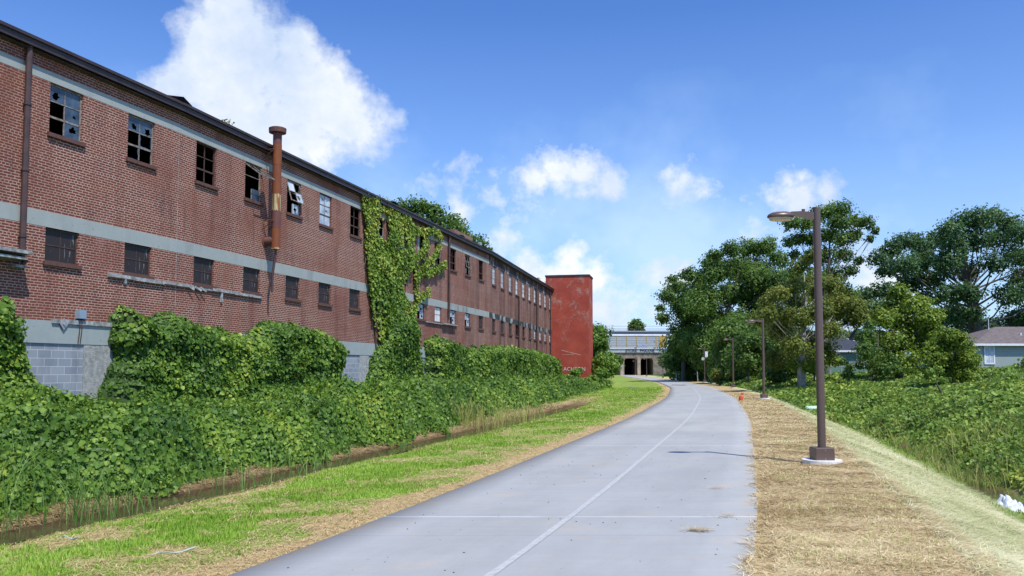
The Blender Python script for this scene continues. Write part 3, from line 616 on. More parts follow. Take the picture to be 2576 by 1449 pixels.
def window(c,z0,z1,panes,lab=None,pm='glass',fm='steel',rows=3,cols=2,rnd=random,curtain=False,sash=None):
    i=0 if c<SL[1] else (1 if c<SL[2] else 2); e=(PL[i+1]-PL[i])/(SL[i+1]-SL[i]); ang=math.atan2(e[1],e[0])
    w=HWD-.004; H=z1-z0; o=W(c,z0,-.085)
    mb=MB(); frame_rect(mb,-w,w,0.001,H-.012,.035,.045)
    zs=[.035+(H-.08)*k/rows for k in range(rows+1)]
    skip=sash['rows'] if sash else ()
    for k in range(1,rows):
        if k in skip and k+1 in skip: continue
        mb.box((0,0,zs[k]),(2*w-.072,.032,.05 if k==1 and rows==3 else .022))
    for k in range(rows):
        if k in skip: continue
        for q_ in range(1,cols): mb.box((-w+2*w*q_/cols,.002,(zs[k]+zs[k+1])/2),(.022,.028,zs[k+1]-zs[k]-.052))
    wn=mb.build('window',M[fm]); bp(wn); wn.matrix_parent_inverse=BI; wn.location=o; wn.rotation_euler=(0,0,ang)
    if lab: wn['label']=lab
    pb=MB(); k=0
    for r in range(rows-1,-1,-1):
        for q_ in range(cols):
            kd=panes[k] if isinstance(panes,(list,tuple)) else panes; k+=1
            if r in skip: continue
            x0=-w+.03+(2*w-.06)*q_/cols; x1=-w+.03+(2*w-.06)*(q_+1)/cols; jag_pane(pb,x0,x1,zs[r]+.004,zs[r+1]-.004,kd,rnd,-.004)
    if pb.v: p=pb.build('pane',M[pm],wn)
    sb_=MB(); sb_.box((0,-.075,-.055),(2*HWD+.12,.17,.10)); sb_.build('sill',M['sill'],wn)
    if curtain:
        cb=MB(); x=-w+.04; pts=[]
        while x<w-.04: pts.append((x,.03+.02*math.sin(x*40))); x+=.04
        vs=[(a,b,.06) for a,b in pts]+[(a,b,H-.06) for a,b in pts]; n=len(pts); cb.add(vs,[(k,k+1,n+k+1,n+k) for k in range(n-1)]); cb.build('curtain',M['paleglass'],wn)
    if sash:
        sb=MB(); hh=zs[skip[-1]+1]-zs[skip[0]]; Mx=Matrix.Rotation(sash['ang'],3,'X'); 
        fr=MB(); frame_rect(fr,-w+.05,w-.05,-hh,0,.03,.03); fr.box((0,0,-hh/2),(.02,.02,hh-.06)); fr.box((0,0.001,-hh/2),(2*w-.16,.02,.02))
        so=fr.build('open_sash',M['steel'],wn); so.location=(0,-.02,zs[skip[-1]+1]); so.rotation_euler=(-sash['ang'],sash.get('roll',0),0)
        gp=MB()
        for (a0,a1,b0,b1),kd in zip(((-w+.08,-.01,-hh/2,-.03),(.01,w-.08,-hh/2,-.03),(-w+.08,-.01,-hh+.03,-hh/2),(.01,w-.08,-hh+.03,-hh/2)),sash['panes']): jag_pane(gp,a0,a1,b0,b1,kd,rnd)
        if gp.v:
            g=gp.build('loose_pane',M[sash.get('pm','glass')],wn); g.location=so.location; g.rotation_euler=so.rotation_euler
    return wn
rn=random.Random(5)
full=['full']*6; none=['none']*6
UP={0:dict(panes=none),1:dict(panes=['hole','full','none','small','none','hole'],lab='first upper window with a brown middle rail and broken dusty panes'),
 2:dict(panes=['hole','hole','none','shard','shard','none'],lab='upper window with shattered blue panes in the top row'),
 3:dict(panes=none,lab='upper window with an empty six-pane grid',fm='rustframe'),
 4:dict(panes=['none']*4+['none','full'],sash=dict(rows=(1,2),ang=.95,roll=0,panes=['none','none','none','full']),lab='upper window beside the rusty stack with its bent sash hanging out'),
 5:dict(panes=['full','none','none','none','none','hole'],sash=dict(rows=(1,2),ang=.28,panes=['full','none','none','hole'],pm='paleglass'),pm='paleglass'),
 6:dict(panes=['hole','small','full','hole','full','full'],pm='paleglass',fm='rustframe',curtain=True),7:dict(panes=none,fm='rustframe'),8:dict(panes=none),9:dict(panes=['full','full','hole','full','full','full'],pm='paleglass'),
 10:dict(panes=['full','none','full','none','full','none'],pm='paleglass'),11:dict(panes=none,fm='steel'),12:dict(panes=none,fm='rustframe'),13:dict(panes=['none','none','none','none','full','none'],sash=dict(rows=(1,2),ang=.2,panes=['none']*4)),14:dict(panes=none,fm='rustframe')}
for k,c in enumerate(UC):
    d=UP.get(k) or dict(panes='full' if rn.random()<.8 else ['full','full','full','hole','full','full'],pm='white' if rn.random()<.7 else 'paleglass',fm='steel')
    window(c,7.60,8.88,rnd=random.Random(40+k),**d)
for k,c in enumerate(UC):
    if k<9 or k in (14,15,16,17,20): d=dict(panes='full',pm='screen',fm='rustframe',rows=2)
    elif k in (10,12,13): d=dict(panes=['full','hole','none','hole'],pm='paleglass',fm='rustframe',rows=2)
    elif k==11: d=dict(panes='full',pm='white',fm='steel',rows=2)
    elif k in (18,19): d=dict(panes='none',fm='rustframe',rows=2)
    else: d=dict(panes=['full','full','full','hole'] if k%2 else 'full',pm='white',fm='rustframe',rows=2)
    window(c,4.39,5.232,rnd=random.Random(80+k),**d)
# ---- pipes, stack, ledger, box
def pipe(s,z0,z1,r=.055,o=.08,foot=False):
    mb=MB(); pts=[W(s,z1,o),W(s,z0,o)]
    if foot: pts+=[W(s+.03,z0-.1,o+.08)]
    mb.tube(pts,r,10); 
    for z in np.arange(z0+.5,z1,1.6): mb.tube([W(s,z,o),W(s,z+.05,o)],r*1.25,10)
    bp(mb.build('downpipe',M['pipe'],smooth=False))
pipe(9.32,4.35,9.5,.075,.1,True); pipe(38.63,4.6,9.5,.07,.1); pipe(46.95,8.9,9.5,.04,.06); pipe(56.69,3.2,7.5,.06,.1); pipe(64.7,3.3,9.5,.06,.1); pipe(72.3,3,9.3,.06,.1)
mb=MB(); wbox(mb,SL[1]-.012,SL[1]-.0,2.93,9.5,-.01,.004); bp(mb.build('expansion_joint',M['wood']))
SO=.42; r=.155; mb=MB(); c=W(19.5,0,SO)
mb.tube([c+Vector((0,0,z)) for z in (5.98,6.75,6.751,7.3,7.301,9.0,9.001,9.75,9.751,10.18)],[r,r,r*1.03,r*1.03,r,r,r*1.03,r*1.03,r,r],24)
stk=bp(mb.build('exhaust_stack',M['rust'])); 
def sub(mb,name,mat,par):
    o=mb.build(name,mat); o.parent=par; o.matrix_parent_inverse=par.matrix_parent_inverse@Matrix.Identity(4) if False else Matrix.Identity(4); return o
mb=MB(); mb.tube([c+Vector((0,0,z)) for z in (10.16,10.18,10.34,10.36)],[.2,.3,.31,.27],24); sub(mb,'stack_cap',M['darkrust'],stk)
mb=MB(); mb.tube([c+Vector((0,0,6.28)),W(19.5,6.28,.0)],[.15,.16],20); mb.tube([W(19.5,6.28,.0),W(19.5,6.28,.03)],.21,20); sub(mb,'wall_elbow',M['darkrust'],stk)
mb=MB()
for z in (7.0,9.55):
    for ds in (-.19,.15): mb.box(tuple(W(19.5+ds,z,.2)),(.05,.05,.05)); mb.tube([W(19.5+ds,z,0),W(19.5+ds,z,SO)],.018,6); mb.tube([W(19.5+ds,z-.3,0),W(19.5+ds,z,SO)],.014,6)
sub(mb,'bracket',M['darkrust'],stk)
mb=MB(); mb.tube([c+Vector((.0,0,5.98)),c+Vector((0,0,5.8)),c+Vector((-.1,0,5.0)),c+Vector((-.1,0,4.45))],[.045]*4,10); sub(mb,'drain_pipe',M['pipe'],stk)
# timber ledger
mb=MB(); rr=random.Random(3); s=12.05
while s<19.2:
    L=rr.uniform(.7,1.5); L=min(L,19.25-s); z=4.26+rr.uniform(-.01,.01)-.0; wbox(mb,s,s+L-.01,z-.045+rr.uniform(-.01,.01),z+.045,0.0,.06+rr.uniform(0,.03)); s+=L
for s,h in ((12.62,.16),(16.9,.34)): wbox(mb,s,s+.07,4.24-h,4.22,.01,.07)
for s in (15.1,15.45,15.7): p=[W(s,4.28,.05),W(s+.3,4.14,.13),W(s+.34,4.19,.14),W(s+.05,4.33,.06)]; mb.add(p,[(0,1,2,3),(3,2,1,0)])
bp(mb.build('timber_ledger',M['wood']))
mb=MB(); wbox(mb,35.1,38.0,4.26,4.31,0,.1); wbox(mb,37.6,39.8,4.28,4.35,0,.22); bp(mb.build('broken_ledge',M['wood']))
mb=MB(); wbox(mb,7.6,9.3,4.42,4.50,0,.45); wbox(mb,7.6,9.2,4.28,4.34,0,.40); wbox(mb,9.0,9.28,4.1,4.16,0,.3); bp(mb.build('broken_awning',M['wood']))
mb=MB(); wbox(mb,10.28,12.2,2.86,2.97,.03,.075); bp(mb.build('fixing_board',M['wood']))
mb=MB(); wbox(mb,11.03,11.26,3.02,3.24,.0,.14); bx=bp(mb.build('electric_box',simple('blue_grey_box',(.27,.36,.45),(.22,.3,.38),9,.5)))
mb=MB()
for ds in (.08,.15): mb.tube([W(11.03+ds,3.03,.06),W(11.03+ds,2.8,.09),W(11.02+ds,2.38,.05)],.012,6)
sub(mb,'conduit',M['pipe'],bx)
mb=MB(); p=[W(10.62,3.0,.08),W(10.74,2.85,.08),W(10.62,2.70,.08),W(10.50,2.85,.08)]; p2=[x+Vector((-.02,.01,0)) for x in p]; mb.add(p+p2,[(3,2,1,0),(4,5,6,7),(0,1,5,4),(1,2,6,5),(2,3,7,6),(3,0,4,7)])
mb.tube([W(10.62,2.85,.08),W(10.62,2.85,.11)],.035,10); bp(mb.build('diamond_anchor_plate',M['silver']))
# rooftop penthouse + weeds
mb=MB(); p=[W(43.3,9.7,-1.2),W(46.9,9.7,-1.2),W(46.9,9.7,-4),W(43.3,9.7,-4)]; q2=[x+Vector((0,0,1.02)) for x in p]
mb.add(p+q2,[(0,1,5,4),(1,2,6,5),(2,3,7,6),(3,0,4,7),(4,5,6,7)],[(0,0),(3.6,0),(6.4,0),(10,0),(0,1),(3.6,1),(6.4,1),(10,1)]); bp(mb.build('rooftop_brick_shed',M['brick']))
# ------------------------------------------------------------------ stair tower
e3=(P3-P2)/np.linalg.norm(P3-P2); n3=np.array([e3[1],-e3[0]])
def T(a,b,z): q=P3+n3*a+e3*b; return Vector((q[0],q[1],z))
TW=empty('stair_tower',tuple(T(1.8,1.5,0))); tag(TW,'tall red painted brick stair tower with peeling paint at the far end of the warehouse','tower'); TI=Matrix.Translation(-Vector(T(1.8,1.5,0)))
mb=MB(); a0,a1,b0,b1=-.6,3.72,0,3.2; zt=10.95
for (pa,pb) in (((a0,b0),(a1,b0)),((a1,b0),(a1,b1)),((a1,b1),(a0,b1)),((a0,b1),(a0,b0))):
    L=math.dist(pa,pb); mb.add([T(*pa,-1),T(*pb,-1),T(*pb,zt),T(*pa,zt)],[(0,1,2,3)],[(0,-1),(L,-1),(L,zt),(0,zt)])
o=mb.build('brick_shaft',M['redpaint']); o.parent=TW; o.matrix_parent_inverse=TI
mb=MB(); p=[T(a0-.06,b0-.06,zt),T(a1+.06,b0-.06,zt),T(a1+.06,b1,zt),T(a0-.06,b1,zt)]; mb.add(p+[x+Vector((0,0,.16)) for x in p],[(0,1,5,4),(1,2,6,5),(2,3,7,6),(3,0,4,7),(4,5,6,7),(3,2,1,0)])
o=mb.build('coping',M['gutter']); o.parent=TW; o.matrix_parent_inverse=TI
mb=MB(); mb.add([T(.9,-.006,3.64),T(2.8,-.006,3.14),T(2.85,-.006,3.20),T(.95,-.006,3.68)],[(0,1,2,3)]); mb.add([T(1.0,-.004,3.2),T(2.2,-.004,3.22),T(2.2,-.004,3.26),T(1.0,-.004,3.23)],[(0,1,2,3)]); 
o=mb.build('pale_scar',simple('pale_mortar_scar',(.55,.38,.32),(.45,.2,.15),3,.9)); o.parent=TW; o.matrix_parent_inverse=TI
def text(body,size,loc,rot,mat,parent,name,bold=.0):
    cu=bpy.data.curves.new(name,'FONT'); cu.body=body; cu.size=size; cu.offset=bold; cu.resolution_u=3; cu.extrude=.004
    tmp=bpy.data.objects.new('tmp',cu); COL.objects.link(tmp); dg=bpy.context.evaluated_depsgraph_get(); me=bpy.data.meshes.new_from_object(tmp.evaluated_get(dg)); bpy.data.objects.remove(tmp)
    me.materials.append(mat); o=bpy.data.objects.new(name,me); COL.objects.link(o); o.matrix_world=Matrix.Translation(loc)@rot; 
    if parent: mw=o.matrix_world.copy(); o.parent=parent; o.matrix_parent_inverse=Matrix.Translation(-parent.location)
    return o
ta=math.atan2(n3[1],n3[0]); RT=Matrix.Rotation(ta,4,'Z')@Matrix.Rotation(R(90),4,'X')
text('ACHEON',.52,T(1.15,-.02,1.62),RT,M['pad'],TW,'graffiti',-.004)
# ------------------------------------------------------------------ climbing vine
IV=empty('climbing_vine',tuple(W(31,0,.3))); tag(IV,'tall yellow green creeper climbing the warehouse wall up to the gutter','climbing vine'); II=Matrix.Translation(-Vector(W(31,0,.3)))
def inpoly(x,y,poly):
    c=np.zeros(len(x),bool); n=len(poly)
    for i in range(n):
        x1,y1=poly[i];x2,y2=poly[(i+1)%n]; k=((y1>y)!=(y2>y))&(x<(x2-x1)*(y-y1)/(y2-y1+1e-12)+x1); c^=k
    return c
ivy=[(27.0,9.6),(27.36,8.5),(27.5,6.9),(27.8,5.85),(28.11,4.61),(28.69,3.45),(29.3,2.9),(33.2,2.9),(33.3,4.3),(32.5,4.9),(31.6,5.4),(31.5,6.0),(32.3,6.7),(33.3,7.3),(32.9,8.2),(33.4,9.0),(32.3,9.5),(31.29,9.55),(30.3,9.7),(28.9,9.75)]
branches=[[(33.0,4.4),(33.6,5.3),(33.5,6.3),(34.2,6.85),(35.3,6.95),(36.4,7.2),(37.7,7.7)],[(34.2,6.85),(35.0,7.45),(35.9,7.8),(36.9,8.6)],[(33.4,6.3),(33.4,7.4),(34.3,7.9),(34.7,8.5),(34.8,8.9)],[(33.6,5.3),(34.5,5.6),(35.3,5.95)],[(33.0,8.9),(34.8,9.1),(36,9.35),(37.2,9.15)],[(34.4,7.8),(35.2,8.5)]]
def near_lines(x,y,L,w):
    k=np.zeros(len(x),bool)
    for pl in L:
        for (x1,y1),(x2,y2) in zip(pl[:-1],pl[1:]):
            t_=np.clip(((x-x1)*(x2-x1)+(y-y1)*(y2-y1))/((x2-x1)**2+(y2-y1)**2),0,1); k|=np.hypot(x-x1-t_*(x2-x1),y-y1-t_*(y2-y1))<w
    return k
holes=[[(28.6,8.7),(28.9,9.1),(29.5,9.25),(29.95,9.0),(29.88,8.0),(29.5,7.7),(28.76,7.75)],[(31.5,8.6),(32.25,8.75),(32.25,7.8),(31.9,7.5),(31.5,7.8)],[(28.35,4.9),(29.0,4.9),(29.0,3.1),(28.7,3.1)],[(29.2,5.2),(29.45,5.2),(29.6,3.6),(29.3,3.3)]]
n=26000; s=rng.uniform(26.5,38,n); z=rng.uniform(2.8,9.9,n); js=s+rng.normal(0,.10,n); jz=z+rng.normal(0,.10,n); k=inpoly(js,jz,ivy)
for h in holes: k&=~inpoly(js,jz,h)
k|=near_lines(s,z,branches,.2+.08*np.sin(s*9))
k&=(fbm(s*1.5,z*1.5,500)>.22); s,z=s[k],z[k]; n=len(s)
P,nn=Wa(s,z,.05+.22*fbm(s*1.2,z*1.2,510)+rng.normal(0,.03,n)); nr=nn+np.array([0,0,.55])+rng.normal(0,.38,(n,3))
ti=np.clip(rng.normal(.5,.2,n)+(fbm(s*.9,z*.9,520)-.5)*.9+(z-6)*.03,0,1)
o=leafmesh('foliage',P,rng.uniform(.10,.17,n),nr,ivyM,IV,ti); o.matrix_parent_inverse=II
mb=MB()
for pts in ([(30.9,.3),(30.8,3),(30.2,5.5),(29.9,8),(30.2,9.6)],[(31.3,.3),(31.5,4),(32.4,6.2),(33.2,7.2),(33.3,8.2)],[(32.5,3.2),(33.7,5.4),(34.2,6.5),(35.8,7.2),(37.3,7.7)],[(33.9,6.0),(34.6,7.3),(35.8,7.8),(36.9,8.6)],[(28.9,2.0),(28.6,4),(28.0,6),(27.5,8.4)],[(34.8,8.7),(35.9,9.2),(36.8,9.4),(37.6,9.2)]):
    mb.tube([W(a,b,.06) for a,b in pts],[.05,.04,.03,.02,.012][:len(pts)],6)
o=mb.build('stem',M['vinestem']); o.parent=IV; o.matrix_parent_inverse=II
thicket('bushy dark green foot of the creeper below the brickwork',27.7,34.3,ip([27.7,28.2,29.2,30.3,31.5,32.8,33.4,34.3],[1.8,2.3,3.1,4.8,5.3,4.5,3.3,2.2]),.75,330,side0=ip([.2,1.2,2.3,3.1],[27.6,27.7,28.2,29.3]),side1=ip([.2,1,2.3,3.4,4.6],[33.4,33.3,33.1,32.9,32.6]),seed=600,name='vine_thicket')
# leaves above 3.9 of the foot are carried by the foliage; thicken that zone
n=2600; s=rng.uniform(29.2,33.4,n); z=rng.uniform(3.4,5.6,n); k=z<np.interp(s,[29.2,30.3,31.5,32.8,33.4],[3.4,5.0,5.7,4.9,3.8]); s,z=s[k],z[k]; n=len(s)
P,nn=Wa(s,z,.15+.45*fbm(s,z,530)*(1-(z-3.4)/3)); o=leafmesh('lower_foliage',P,rng.uniform(.13,.2,n),nn+np.array([0,0,.5])+rng.normal(0,.4,(n,3)),kudM,IV); o.matrix_parent_inverse=II
# ------------------------------------------------------------------ street lamps
def lamp_proto():
    r=empty('street_lamp')
    p=MB(); p.tube([(0,0,-.3),(0,0,.075)],.345,40); p.build('concrete_footing',M['pad'],r)
    b=MB(); b.box((0,0,.175),(.34,.34,.24)); bo=b.build('base_cover',M['lamp'],r,bevel=.012)
    b=MB()
    for z in (.10,.25): b.tube([(0,-.169,z),(0,-.176,z)],.01,8)
    b.build('screw',M['bolt'],bo)
    q=MB(); q.tube([(0,0,.29),(0,0,1.5),(0,0,4.66)],[.072,.071,.067],24,cap=True); q.tube([(0,0,4.66),(0,0,4.675)],[.069,.064],24); q.build('pole',M['lamp'],r,smooth=False)
    a=MB(); a.add([(-.06,-.045,4.58),(-.30,-.03,4.60),(-.48,-.07,4.585),(-.48,.07,4.585),(-.30,.03,4.60),(-.06,.045,4.58),(-.06,-.045,4.44),(-.30,-.03,4.50),(-.48,-.07,4.52),(-.48,.07,4.52),(-.30,.03,4.50),(-.06,.045,4.44)],[(0,1,7,6),(1,2,8,7),(2,3,9,8),(3,4,10,9),(4,5,11,10),(1,0,5,4),(2,1,4,3),(6,7,10,11),(7,8,9,10)])
    a.tube([(-.24,0,4.59),(-.24,0,4.64)],.032,12); a.build('arm',M['lamp'],r)
    # oval head: lofted ellipses
    h=MB(); n=28; secs=[(4.475,.9),(4.485,1.0),(4.515,1.0),(4.54,.93),(4.565,.75),(4.582,.45),(4.588,.1)]; vs=[];fs=[]
    for z,k in secs:
        for i in range(n):
            t=2*math.pi*i/n; vs.append((-.66+.245*k*math.cos(t)*(1),.155*k*math.sin(t),z+(.012 if math.cos(t)>0 else 0)*math.cos(t)))
    for j in range(len(secs)-1):
        for i in range(n): fs.append((j*n+i,j*n+(i+1)%n,(j+1)*n+(i+1)%n,(j+1)*n+i))
    fs.append(tuple((len(secs)-1)*n+i for i in range(n))); h.add(vs,fs); hd=h.build('lamp_head',M['lamp'],r,smooth=True)
    d=MB(); d.tube([(-.66,0,4.43),(-.66,0,4.478)],[.84,.95],n)
    d.v=[(-.66+(x+.66)*.235,y*.145,z) for x,y,z in d.v]; d.build('lens',M['lens'],hd)
    d=MB(); d.tube([(-.68,0,4.572),(-.68,0,4.592)],[.75,.4],n); d.v=[(-.68+(x+.68)*.2,y*.11,z) for x,y,z in d.v]; d.build('top_fin',M['silver'],hd)
    return r
def copy_tree(o,parent=None):
    c=o.copy(); COL.objects.link(c); c.parent=parent
    for ch in list(o.children): copy_tree(ch,c)
    return c
LP=[(5.6,15.06,'nearest brown street lamp on a round white footing in the straw'),(14.54,47.88,'second brown street lamp along the right shoulder'),(20.5,76.79,'third brown street lamp along the right shoulder in front of the trees'),(25.59,110.05,'fourth street lamp, the one carrying a white cabinet and dish'),(27.4,137,'fifth street lamp beside two white marker posts'),(30.6,168,'sixth street lamp against the dark bushes'),(34.3,211,'seventh street lamp in front of the right tunnel opening'),(39.0,262,'farthest street lamp in front of the left tunnel opening')]
lp=lamp_proto(); L4=None
for i,(x,y,lb) in enumerate(LP):
    o=lp if i==0 else copy_tree(lp); o.location=(x,y,float(gz(x,y,False))); tag(o,lb,'street lamp','street lamps along the path')
    if i: o.rotation_euler=(0,0,R(6))
    if i==3: L4=o
mb=MB(); mb.box((.22,-.1,3.75),(.38,.22,.75)); mb.build('equipment_cabinet',M['white'],L4,bevel=.02)
mb=MB(); mb.tube([(-.12,-.25,3.2),(-.3,-.1,3.28),(-.12,-.08,3.2)],[.02,.02,.02],8); mb.tube([(-.3,-.32,3.18),(-.3,-.22,3.2),(-.28,-.12,3.24)],[.22,.18,.05],16); mb.build('camera_dish',M['white'],L4)
# ------------------------------------------------------------------ posts and small things
for i,(x,y,h,t_,lb) in enumerate([(25.85,130.2,1.65,-.06,'leaning taller white marker post left of the fifth lamp'),(27.05,134.2,1.1,.0,'short white marker post right of the fifth lamp'),(26.3,117.3,1.45,-.04,'thin white marker post left of the cabinet lamp')]):
    mb=MB(); mb.tube([(t_*h,0,h),(0,0,-.2)],.06,8); mb.tube([(t_*h,0,h),(t_*h,0,h+.04)],[.065,.03],8)
    o=mb.build('marker_post',M['white'],loc=(x,y,float(gz(x,y,False)))); tag(o,lb,'post','white marker posts by the path')
mb=MB(); mb.tube([(0,0,0),(.0,0,.22),(.0,0,.24)],[.13,.12,.02],10); mb.tube([(0,0,.2),(.03,0,.42)],.012,6); mb.add([(.03,0,.42),(.16,0,.4),(.15,.02,.28),(.02,0,.3)],[(0,1,2,3),(3,2,1,0)])
o=mb.build('marker_flag',simple('orange_plastic',(.65,.10,.03),(.5,.08,.03),5,.5),loc=(12.75,46.2,.02)); tag(o,'small orange utility marker at the right path edge','marker')
mb=MB(); mb.tube([(-.5,0,0),(-.46,0,0),(-.4,0,0),(.3,0,0),(.38,0,0),(.4,0,0)],[.04,.13,.17,.17,.12,.03],18)
for k in np.arange(-.35,.3,.12): mb.tube([(k,0,0),(k+.02,0,0)],.178,18)
xx,yy_=16.9,46.5
o=mb.build('plastic_drum',simple('pale_green_plastic',(.42,.62,.44),(.5,.66,.5),4,.45),smooth=True,loc=(xx,yy_,float(gz(xx,yy_,False))+.3)); tag(o,'pale green plastic drum lying in the weeds behind the nearest lamp','drum')
def crumple(name,lab,c,sx,sy,h,seed,mat,cat='bag',group=None):
    n=30; g=np.linspace(-1,1,n); X,Y=np.meshgrid(g,g,indexing='ij'); rr=np.sqrt(X*X+Y*Y); wob=fbm(X*2+5,Y*2+5,seed)*1.2
    Z=h*(np.clip(1-rr*rr,0,1)*wob*1.5+ (vnoise(X*4+9,Y*4,seed+2)-.5)*.6+(vnoise(X*9+Y*5,Y*3,seed+6)-.5)*.45); x=X*sx*(.7+.6*vnoise(Y*2,X*0,seed+3)); y=Y*sy*(.7+.6*vnoise(X*2,Y*0,seed+4))
    i=np.arange(n-1)[:,None]*n+np.arange(n-1)[None,:]; F=np.stack([i,i+1,i+n+1,i+n],-1).reshape(-1,4)
    i2=[k for k in range(len(F)) if rr.ravel()[F[k]].mean()<1.05]; 
    o=mesh(name,np.stack([x,y,Z],-1).reshape(-1,3),F[i2],mat,loc=c,smooth=False); tag(o,lab,cat,group); return o
M['bagm']=simple('white_plastic_sheet',(.74,.77,.82),(.58,.62,.7),5,.35)
def g3(x,y,dz=0): return (x,y,float(gz(x,y))+dz)
crumple('plastic_bag','larger crumpled white plastic bag on the creek edge',g3(10.1,17.0,.04),.30,.24,.22,5,M['bagm'],group='white litter by the creek')
crumple('plastic_bag','torn white plastic sheet behind the larger bag by the creek',g3(10.75,18.2,.04),.22,.22,.16,15,M['bagm'],group='white litter by the creek')
crumple('plastic_bag','flat strip of white plastic on the right of the larger bag',g3(10.5,16.5,.03),.32,.14,.10,25,M['bagm'],group='white litter by the creek')
for (x,y,L,a,lb) in ((-3.2,7.95,.42,.75,'longer strip of pale plastic edging lying in the near grass'),(-4.72,8.95,.26,-.4,'short curved strip of pale plastic lying near the ditch')):
    mb=MB(); pts=[(L*(k/6-.5)*math.cos(a),L*(k/6-.5)*math.sin(a),.035+.015*math.sin(k*1.3)) for k in range(7)]; mb.tube(pts,[.004,.006,.005,.007,.009,.010,.008],6)
    o=mb.build('plastic_strip',simple('pale_mint_plastic',(.42,.52,.45),(.3,.36,.28),5,.4),loc=g3(x,y)); tag(o,lb,'litter')
def clump_straw(x,y,rad,n,lab):
    P=np.stack([x+rng.normal(0,rad,n),y+rng.normal(0,rad*.5,n),np.full(n,.008)+rng.random(n)*.03],-1)
    V,F=ribbons(P,rng.normal(0,1.,n),rng.normal(0,.1,n),rng.uniform(.04,.12,n),np.full(n,.005),rng.random(n)*.01); o=mesh('straw_clump',V,F,strawM,tint=np.repeat(np.clip(rng.normal(.4,.2,n),0,1),6)); tag(o,lab,'straw','straw tufts blown onto the path')
clump_straw(1.93,8.85,.075,130,'dense straw tuft lying on the near concrete slab'); clump_straw(2.45,9.7,.09,50,'thin straw wisp beside the near pale joint'); clump_straw(2.9,12.0,.10,40,'small straw wisp on the path before the lamp shadow')
mb=MB()
rr=random.Random(9)
for k in range(150):
    y=rr.uniform(6.5,22); x=float(cx(y))+rr.uniform(-1.9,1.95); s_=rr.uniform(.004,.010)
    mb.box((x,y,s_*.4),(s_*rr.uniform(1,2.5),s_,s_*.8),Matrix.Rotation(rr.uniform(0,3),3,'Z'))
o=mb.build('grit',simple('dark_grit',(.10,.08,.06),(.2,.16,.12),9,.9)); tag(o,'dark crumbs of soil and grit scattered on the concrete path','grit',kind='stuff')
# mud and drain on the far left verge
for (x,y,sx,sy,lb) in ((12.5,86,1.3,1.6,'grey mud patch in the far verge left of the path'),(18.4,92,.9,1.2,'small dark drain cover at the far bend verge')):
    crumple('mud_patch',lb,(x,y,float(gz(x,y))+.02),sx,sy,.1,int(x),simple('grey_mud',(.16,.15,.15),(.09,.08,.08),3,.6),cat='mud patch')
# ------------------------------------------------------------------ tall grasses
def arcs(P,h,w,lean):
    n=len(P); yaw=rng.random(n)*6.3; d=np.stack([np.cos(yaw),np.sin(yaw),0*yaw],-1); a2=rng.random(n)*6.3; sd=np.stack([np.cos(a2),np.sin(a2),0*yaw],-1); K=7; V=np.empty((n,2*K,3)); dr=rng.uniform(.0,.75,n)
    for k in range(K):
        f=k/(K-1); zz=h*(f-dr*f**3*.8); c=P+d*(lean*f**1.8)[:,None]; c[:,2]+=zz; ww=(np.ones(n)*w*(1-f**2.5*.92)/2)[:,None]
        V[:,2*k]=c-sd*ww; V[:,2*k+1]=c+sd*ww
    b=np.arange(n)[:,None]*2*K; F=np.concatenate([b+np.array([[2*k,2*k+1,2*k+3,2*k+2]]) for k in range(K-1)],0)
    return V.reshape(-1,3),F
def reeds(x,y,n,h,spread,lab,mat,w=.012,lean=.5,group='tall grass clumps'):
    px=x+rng.normal(0,spread,n); py=y+rng.normal(0,spread,n); z=gz(px,py); hh=rng.uniform(.5,1,n)*h
    V,F=arcs(np.stack([px,py,z],-1),hh,w,hh*rng.uniform(.25,1.5,n)*lean)
    # refine into arching look by a second set
    o=mesh('grass_clump',V,F,mat,tint=np.repeat(np.clip(rng.normal(.5,.2,n),0,1),14)); tag(o,lab,'grass',group) if spread<.45 else tag(o,lab,'grass',kind='stuff')
weeds('fine grass and weed stems mixed through the kudzu field on the right',rbank_h,lambda y:XR(y)+5.6-3*sstep(32,55,y),lambda y:.66*y+3,11,80,26000,.12,.38,reedM)
weeds('yellow green meadow grass in drifts across the kudzu field',rbank_h,lambda y:XR(y)+5.6-3*sstep(32,55,y),lambda y:.66*y+3,11,80,30000,.1,.3,dryM)
weeds('fine grass and weed stems along the front of the left kudzu bank',bank_h,lambda y:XL(y)-5.5,lambda y:XL(y)-9,8,45,6000,.1,.38,reedM)
weeds('short green grass along the foot of the right slope by the creek',lambda x,y:0*x,lambda y:XR(y)+4.5,lambda y:XR(y)+6.6,9,70,16000,.06,.2,grassM,1.6,.007)
reeds(-5.9,11.7,110,1.3,.3,'tall arching reed clump on the left ditch bank',reedM)
reeds(-7.2,11.6,110,1.5,.42,'tall reed clump standing in the kudzu at the far left',reedM)
reeds(-4.95,11.55,10,1.0,.09,'few thin reeds standing at the ditch water edge',reedM)
reeds(-7.0,10.7,80,1.1,.4,'reed clump at the left picture edge',reedM)
reeds(-4.9,14.6,50,.9,.5,'low reed clump by the ditch below the block wall',reedM)
reeds(-4.2,17.6,45,.9,.5,'low reed clump by the ditch below the long thicket',reedM)
reeds(-1.5,30,150,1.5,.7,'dry yellow grass clump in front of the creeper foot',dryM,.022,.35)
reeds(0.2,33,120,1.2,.7,'dry yellow grass clump further along the ditch bank',dryM,.022,.35)
reeds(14.3,25.5,260,1.3,.9,'yellow green tall grass clump behind the creek',dryM,.02,.45)
reeds(11.8,21.2,160,.8,.7,'shorter yellow green grass by the creek',dryM,.016,.45)
reeds(27,44,300,1.6,1.6,'tall light green grass at the right picture edge',reedM,.035,.4)
reeds(17.5,35,200,1.1,1.2,'green grass patch in the middle of the kudzu field',dryM,.025,.4)
